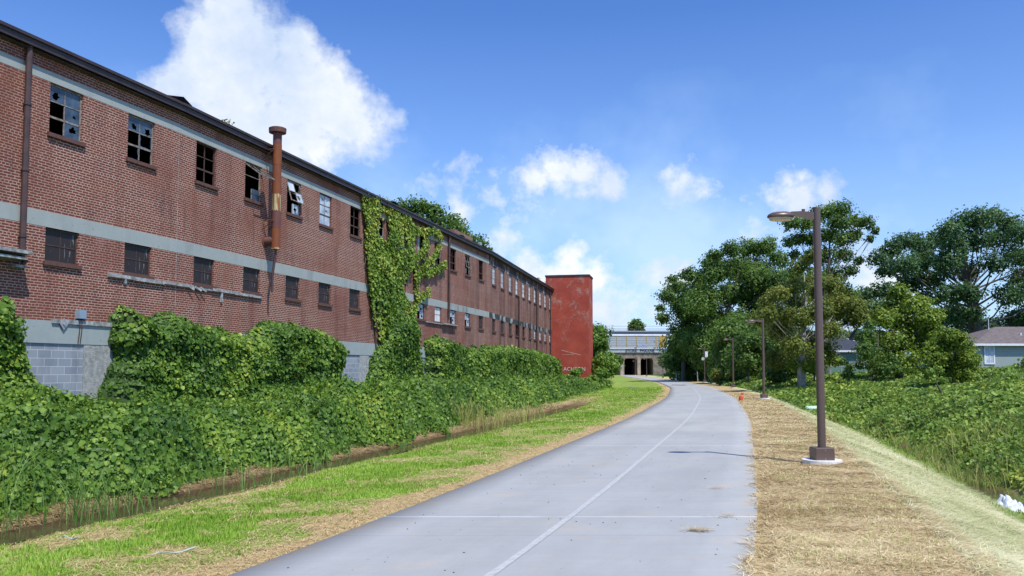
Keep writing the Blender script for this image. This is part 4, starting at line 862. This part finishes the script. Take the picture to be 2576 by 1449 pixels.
# ------------------------------------------------------------------ trees
def tree(name,label,base,trunk_r,clumps,mat,bark='bark',leaf=.3,dens=1.,group=None,fork=.45,gap=.0,cat='tree',limbs=True,flat=.75,leafvar=.25,seed=1):
    """clumps: list of (Vector centre, radius)"""
    rr=random.Random(seed); base=Vector(base); root=empty(name,base); tag(root,label,cat,group); inv=Matrix.Translation(-base)
    cs=[c for c,_ in clumps]; top=max(c.z for c in cs); cen=sum(cs,Vector())/len(cs)
    mb=MB(); fz=base.z+(top-base.z)*fork; fk=Vector((base.x+(cen.x-base.x)*.3,base.y,fz)); tp=Vector((cen.x,cen.y,base.z+(top-base.z)*.88))
    mb.tube([base-Vector((0,0,.5)),base+Vector((0,0,.4)),base.lerp(fk,.5)+Vector((rr.uniform(-.2,.2),0,0)),fk,fk.lerp(tp,.5)+Vector((rr.uniform(-.4,.4),0,0)),tp],[trunk_r*1.5,trunk_r*1.1,trunk_r*.95,trunk_r*.75,trunk_r*.4,trunk_r*.08],9)
    if limbs:
        for c,r_ in clumps:
            t=min(max((c.z-base.z)/(top-base.z)*.75-.1,.18),.8)*1.0; s0=base.lerp(fk,t/fork) if t<fork else fk.lerp(tp,(t-fork)/(.88-fork)*.8)
            m=s0.lerp(c,.5)+Vector((rr.uniform(-.1,.1),rr.uniform(-.1,.1),-.06))*(c-s0).length; w0=trunk_r*.2*(1-t*.5)
            mb.tube([s0,s0.lerp(m,.6),m,m.lerp(c,.6),c],[w0,w0*.8,w0*.6,w0*.4,w0*.15],5,cap=False)
            for q_ in range(3):
                d=Vector((rr.uniform(-1,1),rr.uniform(-1,1),rr.uniform(-.3,1))).normalized()*r_*.85; mb.tube([m.lerp(c,.5),c+d*.5,c+d],[w0*.35,w0*.2,w0*.06],4,cap=False)
    o=mb.build('trunk',M[bark],smooth=True); o.parent=root; o.matrix_parent_inverse=inv
    Ps=[];Ns=[];Ts=[]
    for c,r_ in clumps:
        leaf_=leaf*.72; r_=r_*1.18; n=int(dens*27*r_*r_/(leaf_*leaf_)); d=rng.normal(size=(n,3)); d/=np.linalg.norm(d,axis=1,keepdims=True)
        lump=1+.5*(vnoise(d[:,0]*2.5+c.x,d[:,1]*2.5+d[:,2]*2+c.z,seed)-.5)*2
        rad=r_*lump*rng.random(n)**.33*(.97+.1*rng.normal(size=n)); p=d*rad[:,None]*np.array([1,1,flat])
        k=(vnoise(p[:,0]*1.6/ max(r_*.45,.3)+c.x*3,p[:,2]*1.6/max(r_*.45,.3)+p[:,1]+c.z,seed+7)>gap*.72); p=p[k];dd=d[k]
        Ps.append(p+np.array(c)); Ns.append(dd+np.array([0,0,.6])+rng.normal(0,.55,(len(p),3))); Ts.append(np.clip(rng.normal(.42,.17,len(p))+rr.uniform(-.14,.14),0,1))
    P=np.concatenate(Ps); o=leafmesh('crown',P,leaf*.72*rng.uniform(1-leafvar*2,1+leafvar,len(P)),np.concatenate(Ns),mat,root,np.concatenate(Ts)); o.matrix_parent_inverse=inv
    return root
def px(lst,Y,dj=1.5,seed=0):
    """list of (u,v,r in picture units) -> world clumps at about depth Y, with depth jitter"""
    rr=random.Random(seed); out_=[]
    for u,v,r_ in lst:
        y=Y+rr.uniform(-dj,dj); out_.append((at(u,v,y),r_*y/FPX))
    return out_
def fill(u0,u1,v0,v1,n,r0,r1,seed,shape=None):
    rr=random.Random(seed); o=[]
    while len(o)<n:
        u=rr.uniform(u0,u1); v=rr.uniform(v0,v1)
        a=(u-(u0+u1)/2)/((u1-u0)/2); b=(v-(v0+v1)/2)/((v1-v0)/2)
        if a*a+b*b<1: o.append((u,v,rr.uniform(r0,r1)))
    return o
G=lambda x,y: float(gz(x,y,False))
g_='trees along the right of the path'
x,y=24.3,127
tree('shade_tree','dark shade tree nearest the bridge with branches reaching over the shoulder',(x+2,y,G(x,y)),.35,px([(1680,745,24),(1700,720,22),(1668,800,18),(1720,770,32),(1745,735,30),(1760,790,36),(1720,830,34),(1705,870,30),(1755,850,36),(1790,800,34),(1735,900,32),(1780,905,34),(1700,915,24),(1730,690,20),(1740,780,40),(1760,880,44),(1725,860,40),(1660,775,12),(1690,700,12)],y,4,1),treeM,leaf=.36,dens=1.1,group=g_,seed=11,gap=.15)
x,y=29.8,120
tree('shade_tree','tall dark maple in the middle of the right tree group',(x,y,G(x,y)),.45,px([(1790,660,26),(1765,700,26),(1840,625,24),(1800,690,34),(1850,670,38),(1890,625,30),(1930,620,28),(1960,650,26),(1900,680,40),(1840,740,44),(1900,750,46),(1950,710,34),(1870,810,46),(1810,830,44),(1940,790,38),(1850,880,44),(1915,870,44),(1960,900,36),(1820,915,34),(1880,930,30),(1770,760,40),(1800,640,18),(1770,740,36),(1760,860,40),(1900,700,44),(1970,700,34),(1980,830,40),(1930,830,44),(1790,900,40)],y,5,2),treeM,leaf=.36,dens=1.1,group=g_,seed=12,gap=.18)
x,y=33.2,88
tree('tulip_tree','tallest open crowned tree right behind the nearest lamp head',(x,y,G(x,y)),.38,px([(1990,560,22),(2010,600,20),(2030,560,26),(2060,540,26),(2090,530,26),(2120,525,24),(2110,560,28),(2150,555,22),(2180,560,20),(2200,580,13),(2150,590,20),(2190,600,12),(2120,600,26),(2080,590,24),(2000,640,16),(2030,650,20),(2070,640,26),(2120,640,24),(2140,680,18),(2160,655,14),(2095,690,28),(2050,690,22),(2120,730,22),(2140,740,16),(2050,740,28),(2000,690,22),(2100,745,28),(1985,610,16),(2040,600,24)],y,3.5,3),brightM if False else treeM,leaf=.28,dens=1.0,group=g_,gap=.3,seed=13,fork=.5)
x,y=22.4,64
tree('pale_branched_tree','olive green tree with bare pale branches behind the second lamp',(x,y,G(x,y)),.30,px([(2010,670,24),(2045,640,22),(2000,720,30),(1960,740,28),(1930,790,26),(1975,790,32),(2040,720,34),(2090,720,34),(2080,780,36),(2020,800,34),(2120,770,34),(2160,800,28),(1925,760,18),(2090,830,28),(2000,870,30),(2030,850,26),(2070,880,30),(1950,900,30),(1960,830,34),(2060,780,34),(2150,770,28),(2000,760,34),(1910,800,22),(2040,880,30)],y,3,4),cypM,bark='palebark',leaf=.2,dens=.95,group=g_,gap=.28,seed=14,fork=.35)
x,y=57.4,102
oak=[(2210,650,24),(2240,630,28),(2270,610,28),(2300,605,26),(2330,620,26),(2230,680,24),(2270,670,32),(2310,660,34),(2290,710,32),(2340,700,34),(2360,600,28),(2390,580,30),(2420,560,32),(2460,550,34),(2500,545,32),(2540,565,30),(2570,590,30),(2400,620,34),(2450,600,36),(2510,600,36),(2560,640,34),(2380,660,36),(2430,680,34),(2500,660,32),(2570,700,36),(2390,740,36),(2440,740,34),(2340,750,30),(2540,740,36),(2600,660,44),(2620,740,50),(2590,800,44),(2400,790,34),(2360,800,26),(2640,600,40),(2330,640,28),(2450,790,26),(2550,800,30)]
tree('oak_tree','huge spreading oak rising behind the grey house at the right',(x,y,1.4),.95,px(oak,y,6,5),oakM,leaf=.34,dens=.95,group=g_,gap=.4,seed=15,fork=.42)
x,y=29.4,63
tree('bright_tree','bright yellow green rounded tree in front of the oak',(x,y,G(x,y)),.3,px([(2270,745,26),(2245,770,28),(2300,770,30),(2330,800,28),(2220,800,28),(2270,810,38),(2345,830,22),(2210,850,28),(2250,860,38),(2310,850,38),(2280,910,38),(2235,900,26),(2340,880,26),(2350,790,22),(2225,905,24),(2260,730,20),(2355,850,24),(2230,800,30),(2320,760,24)],y,2.5,6),brightM,leaf=.24,dens=1.0,group=g_,gap=.22,seed=16)
x,y=27.2,50
tree('round_shrub','wide yellow green shrub in front of the grey house',(x,y,G(x,y)),.12,px([(2370,870,28),(2410,860,28),(2425,880,24),(2350,900,28),(2390,910,32),(2420,915,28),(2440,905,20),(2455,935,18),(2340,935,20),(2400,940,24),(2385,845,24),(2405,845,20),(2435,900,22),(2370,930,28),(2430,940,26),(2345,880,24)],y,1.5,7),brightM,leaf=.17,dens=1.0,cat='shrub',group='shrubs on the kudzu field',gap=.2,seed=17)
x,y=25.2,58
tree('dark_shrub','dark cone shaped shrub in front of the green house',(x,y,G(x,y)),.12,px([(2190,815,14),(2185,845,20),(2180,880,26),(2200,910,28),(2220,930,24),(2240,905,20),(2260,930,20)],y,1.2,8),treeM,leaf=.2,dens=1.0,cat='shrub',group='shrubs on the kudzu field',gap=.2,seed=18)
x,y=50,125
tree('distant_tree','dark rounded tree seen in the gap left of the oak',(x,y,1.4),.4,px([(2150,770,34),(2180,745,30),(2220,730,28),(2250,740,26),(2200,780,40),(2240,790,36),(2130,800,30)],y,4,9),oakM,leaf=.45,dens=.8,group='trees far behind',seed=19,gap=.2)
x,y=62,140
tree('distant_tree','loose dark tree behind the blue grey roof under the oak',(x,y,1.4),.4,px([(2380,790,34),(2420,800,32),(2350,810,30),(2450,815,28),(2400,840,30),(2300,830,30),(2500,820,30),(2560,830,30),(2180,850,40),(2100,870,36)],y,5,10),oakM,leaf=.5,dens=.8,group='trees far behind',seed=20,gap=.3)
x,y=60,60
tree('edge_tree','shrubby tree filling the ground right behind the grey house corner',(46,70,1.2),.2,px([(2560,935,20),(2600,920,30),(2520,945,16),(2480,955,14)],60,1.5,12),treeM,leaf=.25,dens=1.,cat='shrub',group='shrubs on the kudzu field',seed=22)
# dense thicket along the right, between lamps and trees
for k,(u0,u1,v0,v1,Y,n,mt,lb,lf) in enumerate([(1730,1810,840,950,136,14,treeM,'broad dark bush mass under the shade tree',.42),(1800,1960,820,950,100,22,treeM,'tall dark undergrowth under the maple',.38),(1960,2070,850,950,80,14,treeM,'dark undergrowth under the pale branched tree',.32),(1680,1735,885,950,142,9,treeM,'dark bush right of the tunnel beside the marker posts',.45),(1672,1705,890,948,215,6,treeM,'bush spilling down the bank beside the right tunnel',.6),(1690,1790,890,955,128,10,treeM,'dark undergrowth bush behind the marker posts',.42),(1780,1860,870,950,104,10,treeM,'dark bush behind the third lamp',.36),(1840,1930,850,945,88,11,treeM,'bush with heart shaped leaves behind the second lamp',.32),(1920,2010,870,950,72,10,treeM,'green vine covered bush left of the green house',.27),(1790,1830,930,965,92,4,cypM,'small olive bush beside the third lamp',.25),(2000,2100,880,950,66,9,brightM,'leafy bush at the foot of the pale branched tree',.24),(2100,2170,905,950,60,5,treeM,'low bush in front of the deck rail',.22),(2440,2560,935,965,44,7,kudR,'low weeds in front of the grey house',.2),(2320,2420,925,960,40,6,kudR,'raised kudzu mound under the wide shrub',.18)]):
    P=px(fill(u0,u1,v0,v1,n,(v1-v0)*.22,(v1-v0)*.34,70+k),Y,2.5,30+k); c0=at((u0+u1)/2,(v0+v1)/2,Y)
    tree('bush',lb,(c0.x,Y,G(c0.x,Y)-.1),.08,P,mt,leaf=lf,dens=.9,cat='bush',group='bushes at the foot of the trees',seed=50+k,gap=.15,limbs=False)
# left side far bushes, trees behind building
for k,(u0,u1,v0,v1,Y,n,lb,lf) in enumerate([(1486,1522,838,950,100,12,'tall bush beside the red tower',.38),(1500,1538,860,945,150,12,'rounded bush mass left of the tunnel bridge',.55),(1490,1530,900,975,84,9,'bush spilling over the foot of the red tower',.3),(1420,1500,930,985,78,8,'low kudzu mound before the red tower',.28),(1525,1558,895,945,200,6,'dark bush hiding the left tunnel pier',.7)]):
    P=px(fill(u0,u1,v0,v1,n,(v1-v0)*.16,(v1-v0)*.26,170+k),Y,3,130+k); c0=at((u0+u1)/2,(v0+v1)/2,Y)
    tree('bush',lb,(c0.x,Y,G(c0.x,Y)-.1),.08,P,kudM if k<4 else treeM,leaf=lf,dens=1.,cat='bush',group='bushes around the red tower',seed=150+k,gap=.12,limbs=False)
tree('background_tree','larger dark tree rising behind the warehouse roof',(-9,84,.3),.5,px([(1000,520,20),(1030,525,26),(1060,520,26),(1090,530,28),(1050,560,30),(1095,565,34),(1020,560,30),(1110,600,30),(1140,555,22),(1150,580,30),(1170,600,26),(1180,620,20),(1080,600,30),(1140,620,24),(1000,550,24)],84,4,21),treeM,leaf=.34,dens=.9,group='trees behind the warehouse',seed=61,gap=.25)
tree('background_tree','small tree tip behind the rooftop brick shed',(-3,92,.3),.25,px([(1205,600,14),(1220,610,10),(1195,615,14),(1230,625,10),(1210,630,14)],92,1.5,22),treeM,leaf=.3,dens=.7,group='trees behind the warehouse',seed=62,gap=.4)
tree('background_tree','light green tree top at the far roof end next to the tower',(4,118,.3),.25,px([(1378,712,8),(1370,722,8),(1384,722,9),(1352,704,6),(1345,712,6),(1375,735,12)],112,1.5,23),brightM,leaf=.3,dens=.8,group='trees behind the warehouse',seed=63,gap=.2)
tree('background_tree','lone round tree far behind the railway bridge',(50,335,6),.6,px([(1590,818,10),(1602,810,11),(1612,818,10),(1600,822,12),(1610,828,10),(1588,828,8)],335,2,24),treeM,leaf=.9,dens=1.,group='trees far behind',seed=64,gap=.1)
def weed(s,h,lab,n=60,mat=None):
    P,_=Wa(np.full(n,s)+rng.normal(0,.12,n),9.75+rng.random(n)*h,-.4+rng.normal(0,.12,n)); root=empty('roof_weed',tuple(W(s,9.7,-.4))); tag(root,lab,'weed','weeds growing on the roof'); i_=Matrix.Translation(-Vector(W(s,9.7,-.4)))
    o=leafmesh('leaves',P,np.full(n,.07),rng.normal(size=(n,3)),mat or cypM,root); o.matrix_parent_inverse=i_
    mb=MB(); mb.tube([W(s,9.6,-.4),W(s+.05,9.7+h,-.42)],[.015,.006],5); o=mb.build('stem',M['vinestem']); o.parent=root; o.matrix_parent_inverse=i_
weed(17.6,.42,'dry brown weed on the roof edge left of the stack'); weed(47.6,.5,'green weed tuft on the roof edge past the brick shed',50,kudM); weed(50.5,.35,'small weed tuft on the roof before the far windows',30,kudM)
# ------------------------------------------------------------------ houses
def siding(name,c):
    m,t=nt(name); uv=N(t,'ShaderNodeTexCoord').outputs['Object']; sx=N(t,'ShaderNodeSeparateXYZ'); lk(t,uv,sx.inputs[0])
    f=math_(t,'FRACT',math_(t,'DIVIDE',sx.outputs[2],.16)); l=math_(t,'LESS_THAN',f,.16)
    cc=mixc(t,noise(t,uv,1.5,3),c,tuple(k*.85 for k in c)); cc=mixc(t,math_(t,'MULTIPLY',l,.5),cc,tuple(k*.35 for k in c)); out(t,prin(t,cc,.6,f,.5,.02)); return m
def house(name,lab,x0,x1,y0,y1,zb,ze,zr,wc,roofc,wins,oh=.45):
    r=empty(name,((x0+x1)/2,(y0+y1)/2,zb)); tag(r,lab,'house'); i_=Matrix.Translation(-r.location)
    def add(mb,nm,mt,par=None,**k):
        o=mb.build(nm,mt,**k)
        if par is None: o.parent=r; o.matrix_parent_inverse=i_
        else: o.parent=par
        return o
    mb=MB(); mb.box(((x0+x1)/2,(y0+y1)/2,(zb+ze)/2-.5),(x1-x0,y1-y0,ze-zb+1)); w=add(mb,'wall',siding(name+'_siding',wc))
    X0,X1,Y0,Y1=x0-oh,x1+oh,y0-oh,y1+oh; hy=(Y1-Y0)/2; k=min(hy,(X1-X0)/2-.2)
    mb=MB(); v=[(X0,Y0,ze),(X1,Y0,ze),(X1,Y1,ze),(X0,Y1,ze),(X0+k,(Y0+Y1)/2,zr),(X1-k,(Y0+Y1)/2,zr)]; mb.add(v,[(0,1,5,4),(1,2,5),(2,3,4,5),(3,0,4),(3,2,1,0)])
    rf=add(mb,'roof',roofc)
    mb=MB(); mb.box(((X0+X1)/2,Y0-.01,ze-.07),(X1-X0,.05,.2)); mb.box((X0-.01,(Y0+Y1)/2,ze-.07),(.05,Y1-Y0,.2)); add(mb,'fascia',M['white'])
    for (wx,wz,ww,wh) in wins:
        mb=MB(); mb.box((wx,y0-.01,wz),(ww,.06,wh)); wo=add(mb,'window',M['paleglass'])
        mb=MB()
        for a,b,c_,d in ((wx-ww/2-.05,wz,.12,wh+.22),(wx+ww/2+.05,wz,.12,wh+.22),(wx,wz+wh/2+.05,ww,.12),(wx,wz-wh/2-.05,ww,.12),(wx,wz,ww,.05),(wx,wz,.04,wh)): mb.box((a,y0-.045,b),(c_,.05,d))
        mb.build('frame',M['white'],wo)
    return r,rf,add
shing=simple('brown_shingle',(.17,.14,.13),(.11,.09,.085),3,.9); dshing=simple('dark_shingle',(.045,.05,.07),(.03,.035,.05),3,.9); bshing=simple('blue_grey_shingle',(.10,.13,.17),(.08,.1,.14),3,.9)
r,rf,add=house('grey_house','single storey grey green clapboard house with brown hipped roof at the right',42.0,58,75,84,1.2,4.05,5.85,(.36,.42,.40),shing,[(43.25,3.1,.75,1.55)])
mb=MB(); mb.tube([(47.4,77,4.5),(47.4,77,5.15)],.08,8); mb.tube([(45.6,79,5.2),(45.6,79,6.6)],.03,6); o=mb.build('vent_pipe',M['white'],rf); o.matrix_parent_inverse=Matrix.Identity(4)
house('green_house','small green house with dark roof half hidden behind the shrubs',34.4,41.5,92,100,1.0,3.85,5.5,(.16,.27,.22),dshing,[(35.9,3.1,.9,.9),(38.8,2.9,.9,1.5)])
house('blue_roof_house','house with a blue grey roof glimpsed left of the grey house',54,66,104,112,1.2,4.4,6.4,(.4,.42,.42),bshing,[])
mb=MB(); 
for k in range(5): mb.box((34.6+k*1.2,90,1.9),(.09,.09,1.3))
mb.box((37,90,2.5),(5,.1,.08)); mb.box((37,90,2.1),(5,.06,.06)); o=mb.build('deck_rail',M['wood']); tag(o,'weathered deck railing in front of the green house','railing')
# ------------------------------------------------------------------ railway bridge, train, viaduct
BY=275.; br=empty('railway_bridge',(44,BY,0)); tag(br,'old concrete railway bridge with arched tunnel openings over the path','bridge'); bi=Matrix.Translation((-44,-BY,0))
def ab(mb,nm,mt,root,i_,**k): o=mb.build(nm,mt,**k); o.parent=root; o.matrix_parent_inverse=i_; return o
bc=simple('stained_bridge_concrete',(.30,.24,.18),(.15,.12,.09),.8,.9)
openings=[(31.4,35.6),(37.3,41.5),(42.7,46.9)]; D=16
def archpts(a,b,zt,n=8):
    pts=[(a,-.5),(a,zt-1.0)]
    for k in range(n+1):
        t=k/n; pts.append((a+(b-a)*t, zt-1.0+1.0*min(1,math.sin(math.pi*t)*2.2)))
    return pts+[(b,zt-1.0),(b,-.5)]
mb=MB(); xs=27.0
zt=5.6; ZT=8.0
for i,(a,b) in enumerate(openings):
    mb.box(((xs+a)/2,BY+D/2,(ZT-.5)/2-.0),(a-xs,D,ZT+.5)); xs=b
    n=10; top=[(a+(b-a)*k/n, zt-.8+.8*min(1,math.sin(math.pi*k/n)*3.0)) for k in range(n+1)]
    vs=[(x_,BY-.003,z_) for x_,z_ in top]+[(x_,BY-.003,ZT) for x_,_ in top]+[(x_,BY+D,z_) for x_,z_ in top]; n1=n+1
    mb.add(vs,[(k,k+1,n1+k+1,n1+k) for k in range(n)]+[(k+1,k,2*n1+k,2*n1+k+1) for k in range(n)])
mb.box(((xs+70)/2,BY+D/2,(ZT-.5)/2),(70-xs,D,ZT+.5)); mb.box((10,BY+D/2,(ZT-.5)/2),(34,D,ZT+.5))
ab(mb,'abutment',bc,br,bi)
mb=MB(); mb.box((39,BY+D,3.5),(30,.3,9)); mb.box((39,BY+4,ZT+.1),(60,6,.3)); ab(mb,'tunnel_back',M['inside'],br,bi)
mb=MB()
for a in (36.45,42.1): mb.box((a,BY-.25,2.9),(1.0,.5,6.0))
ab(mb,'pier',simple('pale_pier',(.45,.36,.26),(.3,.24,.18),1,.9),br,bi)
mb=MB(); mb.box((39,BY-.2,8.05),(34,.5,1.15)); mb.box((39,BY-.3,8.75),(34,.8,.22)); par=ab(mb,'parapet',simple('painted_parapet',(.48,.50,.50),(.34,.36,.36),.7,.8),br,bi)
RX=Matrix.Rotation(R(90),4,'X'); gm=simple('black_spray_paint',(.03,.03,.06),(.05,.04,.09),2,.7)
text('STORK',1.25,Vector((37.6,BY-.5,7.62)),RX,gm,br,'graffiti',.04); text('PHAXNE',1.25,Vector((42.4,BY-.5,7.62)),RX,gm,br,'graffiti',.04)
# power / rail cars
yel=simple('yellow_railcar',(.50,.32,.07),(.40,.26,.08),1,.6); lat=simple('galvanised_panel',(.32,.37,.42),(.40,.41,.38),1.2,.6); rfm=simple('pale_railcar_roof',(.48,.50,.53),(.38,.4,.44),1,.6)
def railcar(x0,x1,lab):
    Yc=BY+3; r=empty('autorack_railcar',((x0+x1)/2,Yc,8.9)); tag(r,lab,'railcar','railcars on the bridge'); i_=Matrix.Translation(-r.location)
    mb=MB(); mb.box(((x0+x1)/2,Yc,11.2),(x1-x0,2.9,3.9)); body=ab(mb,'panel_side',lat,r,i_)
    mb=MB(); n=int((x1-x0)/3.0)
    for k in range(n+1): mb.box((x0+(x1-x0)*k/n,Yc-1.5,11.2),(.22,.12,3.9))
    mb.box(((x0+x1)/2,Yc-1.52,9.25),(x1-x0,.1,.25)); mb.box(((x0+x1)/2,Yc-1.52,13.1),(x1-x0,.1,.12)); mb.box((x1-1.2,Yc-1.53,11.2),(2.4,.1,3.8)); mb.box((x0+.6,Yc-1.53,11.2),(1.2,.1,3.8)); ab(mb,'yellow_frame',yel,r,i_)
    mb=MB()
    for z in (10.0,10.8,11.6,12.4): mb.box(((x0+x1)/2,Yc-1.46,z),(x1-x0,.06,.07))
    ab(mb,'panel_rail',M['silver'],r,i_)
    mb=MB(); mb.add([(x0,Yc-1.5,13.15),(x1,Yc-1.5,13.15),(x1,Yc-.8,13.7),(x0,Yc-.8,13.7),(x0,Yc+1.5,13.15),(x1,Yc+1.5,13.15),(x1,Yc+.8,13.7),(x0,Yc+.8,13.7)],[(0,1,2,3),(3,2,6,7),(7,6,5,4)]); ab(mb,'roof',rfm,r,i_)
    mb=MB()
    for xw in (x0+2,x0+3.8,x1-3.8,x1-2): mb.tube([(xw,Yc-.9,9.1),(xw,Yc-.7,9.1)],.42,12)
    ab(mb,'wheels',M['gutter'],r,i_)
    bl=simple('blue_spray_paint',(.25,.5,.68),(.5,.35,.42),1.2,.7)
    if x0<40: text('BKSE',1.5,Vector((x0+13.5,Yc-1.62,9.35)),RX,bl,r,'graffiti',.06)
railcar(28.5,51.6,'long yellow railcar with pale lattice side panels and graffiti on the bridge'); railcar(52.9,76,'second yellow railcar mostly hidden behind the trees')
mb=MB(); mb.box((45,BY+26,14.4),(180,8,1.9)); v=tag(mb.build('viaduct_girder',simple('grey_girder',(.30,.33,.37),(.24,.27,.31),.5,.8)),'grey road viaduct girder crossing above the railcars','viaduct')
mb=MB(); mb.box((45,BY+21.6,15.55),(180,.4,.4)); 
for x in (-30,5,75,110): mb.box((x,BY+26,6.5),(1.6,4,14))
o=mb.build('deck_edge',M['silver'],v)
mb=MB(); mb.tube([(53.2,BY-3,0),(53.2,BY-3,16.5)],.12,8); mb.tube([(54.0,BY-3,8),(54.0,BY-3,16.5)],.05,6); mb.box((54.6,BY-3.2,13.0),(1.6,.4,1.0)); o=mb.build('signal_mast',M['silver']); tag(o,'slim signal mast with a pale sign beside the second railcar','mast')
for k,(z,sg) in enumerate(((18.7,1.2),(17.7,1.0),(17.2,.8))):
    mb=MB(); pts=[(-60+230*j/16,BY+35+k,z+sg*((j/8-1)**2-.5)) for j in range(17)]; mb.tube(pts,.045,4,cap=False); o=mb.build('overhead_wire',M['gutter']); tag(o,['topmost','middle','lowest'][k]+' overhead wire spanning above the viaduct','wire','overhead wires above the viaduct')
# ------------------------------------------------------------------ light, sky, clouds
SUN=Vector((1.5,-2.25,4.6)).normalized(); el=math.asin(SUN.z); az=math.atan2(SUN.x,SUN.y)
sl=bpy.data.lights.new('sun','SUN'); sl.energy=4.2; sl.angle=R(.53); sl.color=(1,.955,.88); so=bpy.data.objects.new('sun',sl); COL.objects.link(so); so.rotation_euler=SUN.to_track_quat('Z','Y').to_euler()
wd=bpy.data.worlds.new('World'); SC.world=wd; wd.use_nodes=True; t=wd.node_tree; t.nodes.clear()
sky=N(t,'ShaderNodeTexSky',sky_type='NISHITA',sun_disc=False,sun_elevation=el,sun_rotation=az,air_density=1.0,dust_density=.6,ozone_density=2.2)
tc=N(t,'ShaderNodeTexCoord').outputs['Generated']; nrm=N(t,'ShaderNodeVectorMath',operation='NORMALIZE'); lk(t,tc,nrm.inputs[0]); dv=nrm.outputs[0]
def nz(sc,det,rough,off=(0,0,0)): return noise(t,vmap(t,dv,(sc,sc,sc*1.1),off),1,det,rough)
nA=nz(15,8,.62); nB=nz(48,6,.62,(3,1,2))
def comb(a,b,x,y): return math_(t,'ADD',math_(t,'MULTIPLY',math_(t,'SUBTRACT',a,.5),x),math_(t,'MULTIPLY',math_(t,'SUBTRACT',b,.5),y))
nn_=comb(nA,nB,1.7,.7); nS=comb(nz(38,7,.6,(1,5,2)),nB,2.1,.7)
def blobs(lst):
    acc=None
    for u,v,r_,a in lst:
        d=Vector(ray(u,v)).normalized(); n=N(t,'ShaderNodeVectorMath',operation='DISTANCE'); lk(t,dv,n.inputs[0]); n.inputs[1].default_value=d
        w=math_(t,'MULTIPLY_ADD',n.outputs['Value'],-a/(r_*1.25/FPX),a)
        acc=w if acc is None else math_(t,'SMOOTH_MAX',acc,w,.3)
    return acc
big=blobs([(590,45,95,1),(540,130,105,1),(640,130,120,1),(740,110,75,1),(720,200,130,1),(600,230,140,1),(480,220,90,1),(820,240,105,1),(880,300,95,1),(700,320,130,1),(780,370,90,.7),(430,200,50,.7),(950,285,45,.5),(560,310,100,.9),(405,215,55,.8),(365,235,40,.5),(900,360,60,.45),(990,300,40,.35)])
sm=blobs([(1400,425,62,1),(1470,440,65,1),(1530,462,45,1),(1350,450,50,.9),(1700,470,60,.8),(1720,445,30,.9),(1770,480,50,.5),(1180,420,45,.55),(1100,470,60,.4),(1230,480,60,.4),(1320,510,60,.3),(2010,490,65,1),(2080,475,45,1),(1960,510,40,.7),(1420,680,75,1),(1350,690,60,1),(1500,710,60,1),(1500,770,90,.9),(1560,800,70,.7),(1680,700,60,1),(1720,690,40,1),(1640,790,60,.7),(2190,690,75,1),(2250,720,70,.9),(2160,590,60,.6),(1260,620,60,.6),(1160,530,50,.8),(2110,770,80,.7),(1900,590,70,.3),(1430,655,50,1),(1330,665,45,.9),(1540,470,40,.8),(1290,440,35,.4),(1620,690,35,.7)])
mA=ramp(t,math_(t,'ADD',math_(t,'MULTIPLY',big,1.4),nn_),[(.16,0.),(.78,1.)]); mB=ramp(t,math_(t,'ADD',math_(t,'MULTIPLY',sm,1.15),nS),[(.18,0.),(.92,1.)])
mk=math_(t,'MAXIMUM',mA,math_(t,'MULTIPLY',mB,.95))
sz=N(t,'ShaderNodeSeparateXYZ'); lk(t,dv,sz.inputs[0])
# light cirrus veil
veil=math_(t,'MULTIPLY',ramp(t,nz(4,5,.6,(8,2,5)),[(.36,0.),(.68,.75)]),ramp(t,sz.outputs[2],[(.04,1.),(.17,.8),(.36,.0)]))
skc=mixc(t,1.0,sky.outputs[0],(.80,1.14,1.68),'MULTIPLY')
skc=mixc(t,ramp(t,sz.outputs[2],[(.22,0.),(.5,1.)]),skc,mixc(t,1.0,skc,(.74,.84,.95),'MULTIPLY'))
hor=ramp(t,sz.outputs[2],[(0,.62),(.10,.36),(.26,.08),(.4,0.)])
skc=mixc(t,math_(t,'MAXIMUM',hor,veil),skc,(6.2,8.0,10.2))
shade=ramp(t,math_(t,'ADD',math_(t,'MULTIPLY',nz(7,5,.55,(1,.3,.02)),.8),math_(t,'MULTIPLY',nB,.2)),[(.34,(5.2,6.3,8.2)),(.66,(8.9,9.1,9.3))])
fin=mixc(t,mk,skc,shade)
bg=N(t,'ShaderNodeBackground'); bg.inputs[1].default_value=.1; lk(t,fin,bg.inputs[0]); wo=N(t,'ShaderNodeOutputWorld'); lk(t,bg.outputs[0],wo.inputs[0])
# ------------------------------------------------------------------ camera
cd=bpy.data.cameras.new('camera'); co=bpy.data.objects.new('camera',cd); COL.objects.link(co); SC.camera=co
cd.sensor_width=36; cd.lens=36*FPX/2576; cd.shift_y=79/2576; cd.clip_end=8000; co.location=(0,0,EYE); co.rotation_euler=(R(90)+TH,0,0)
SC.render.resolution_x=1024; SC.render.resolution_y=576
SC.view_settings.view_transform='Standard'; SC.view_settings.look='None'; SC.view_settings.exposure=.25; SC.view_settings.gamma=1
SC.cycles.max_bounces=6
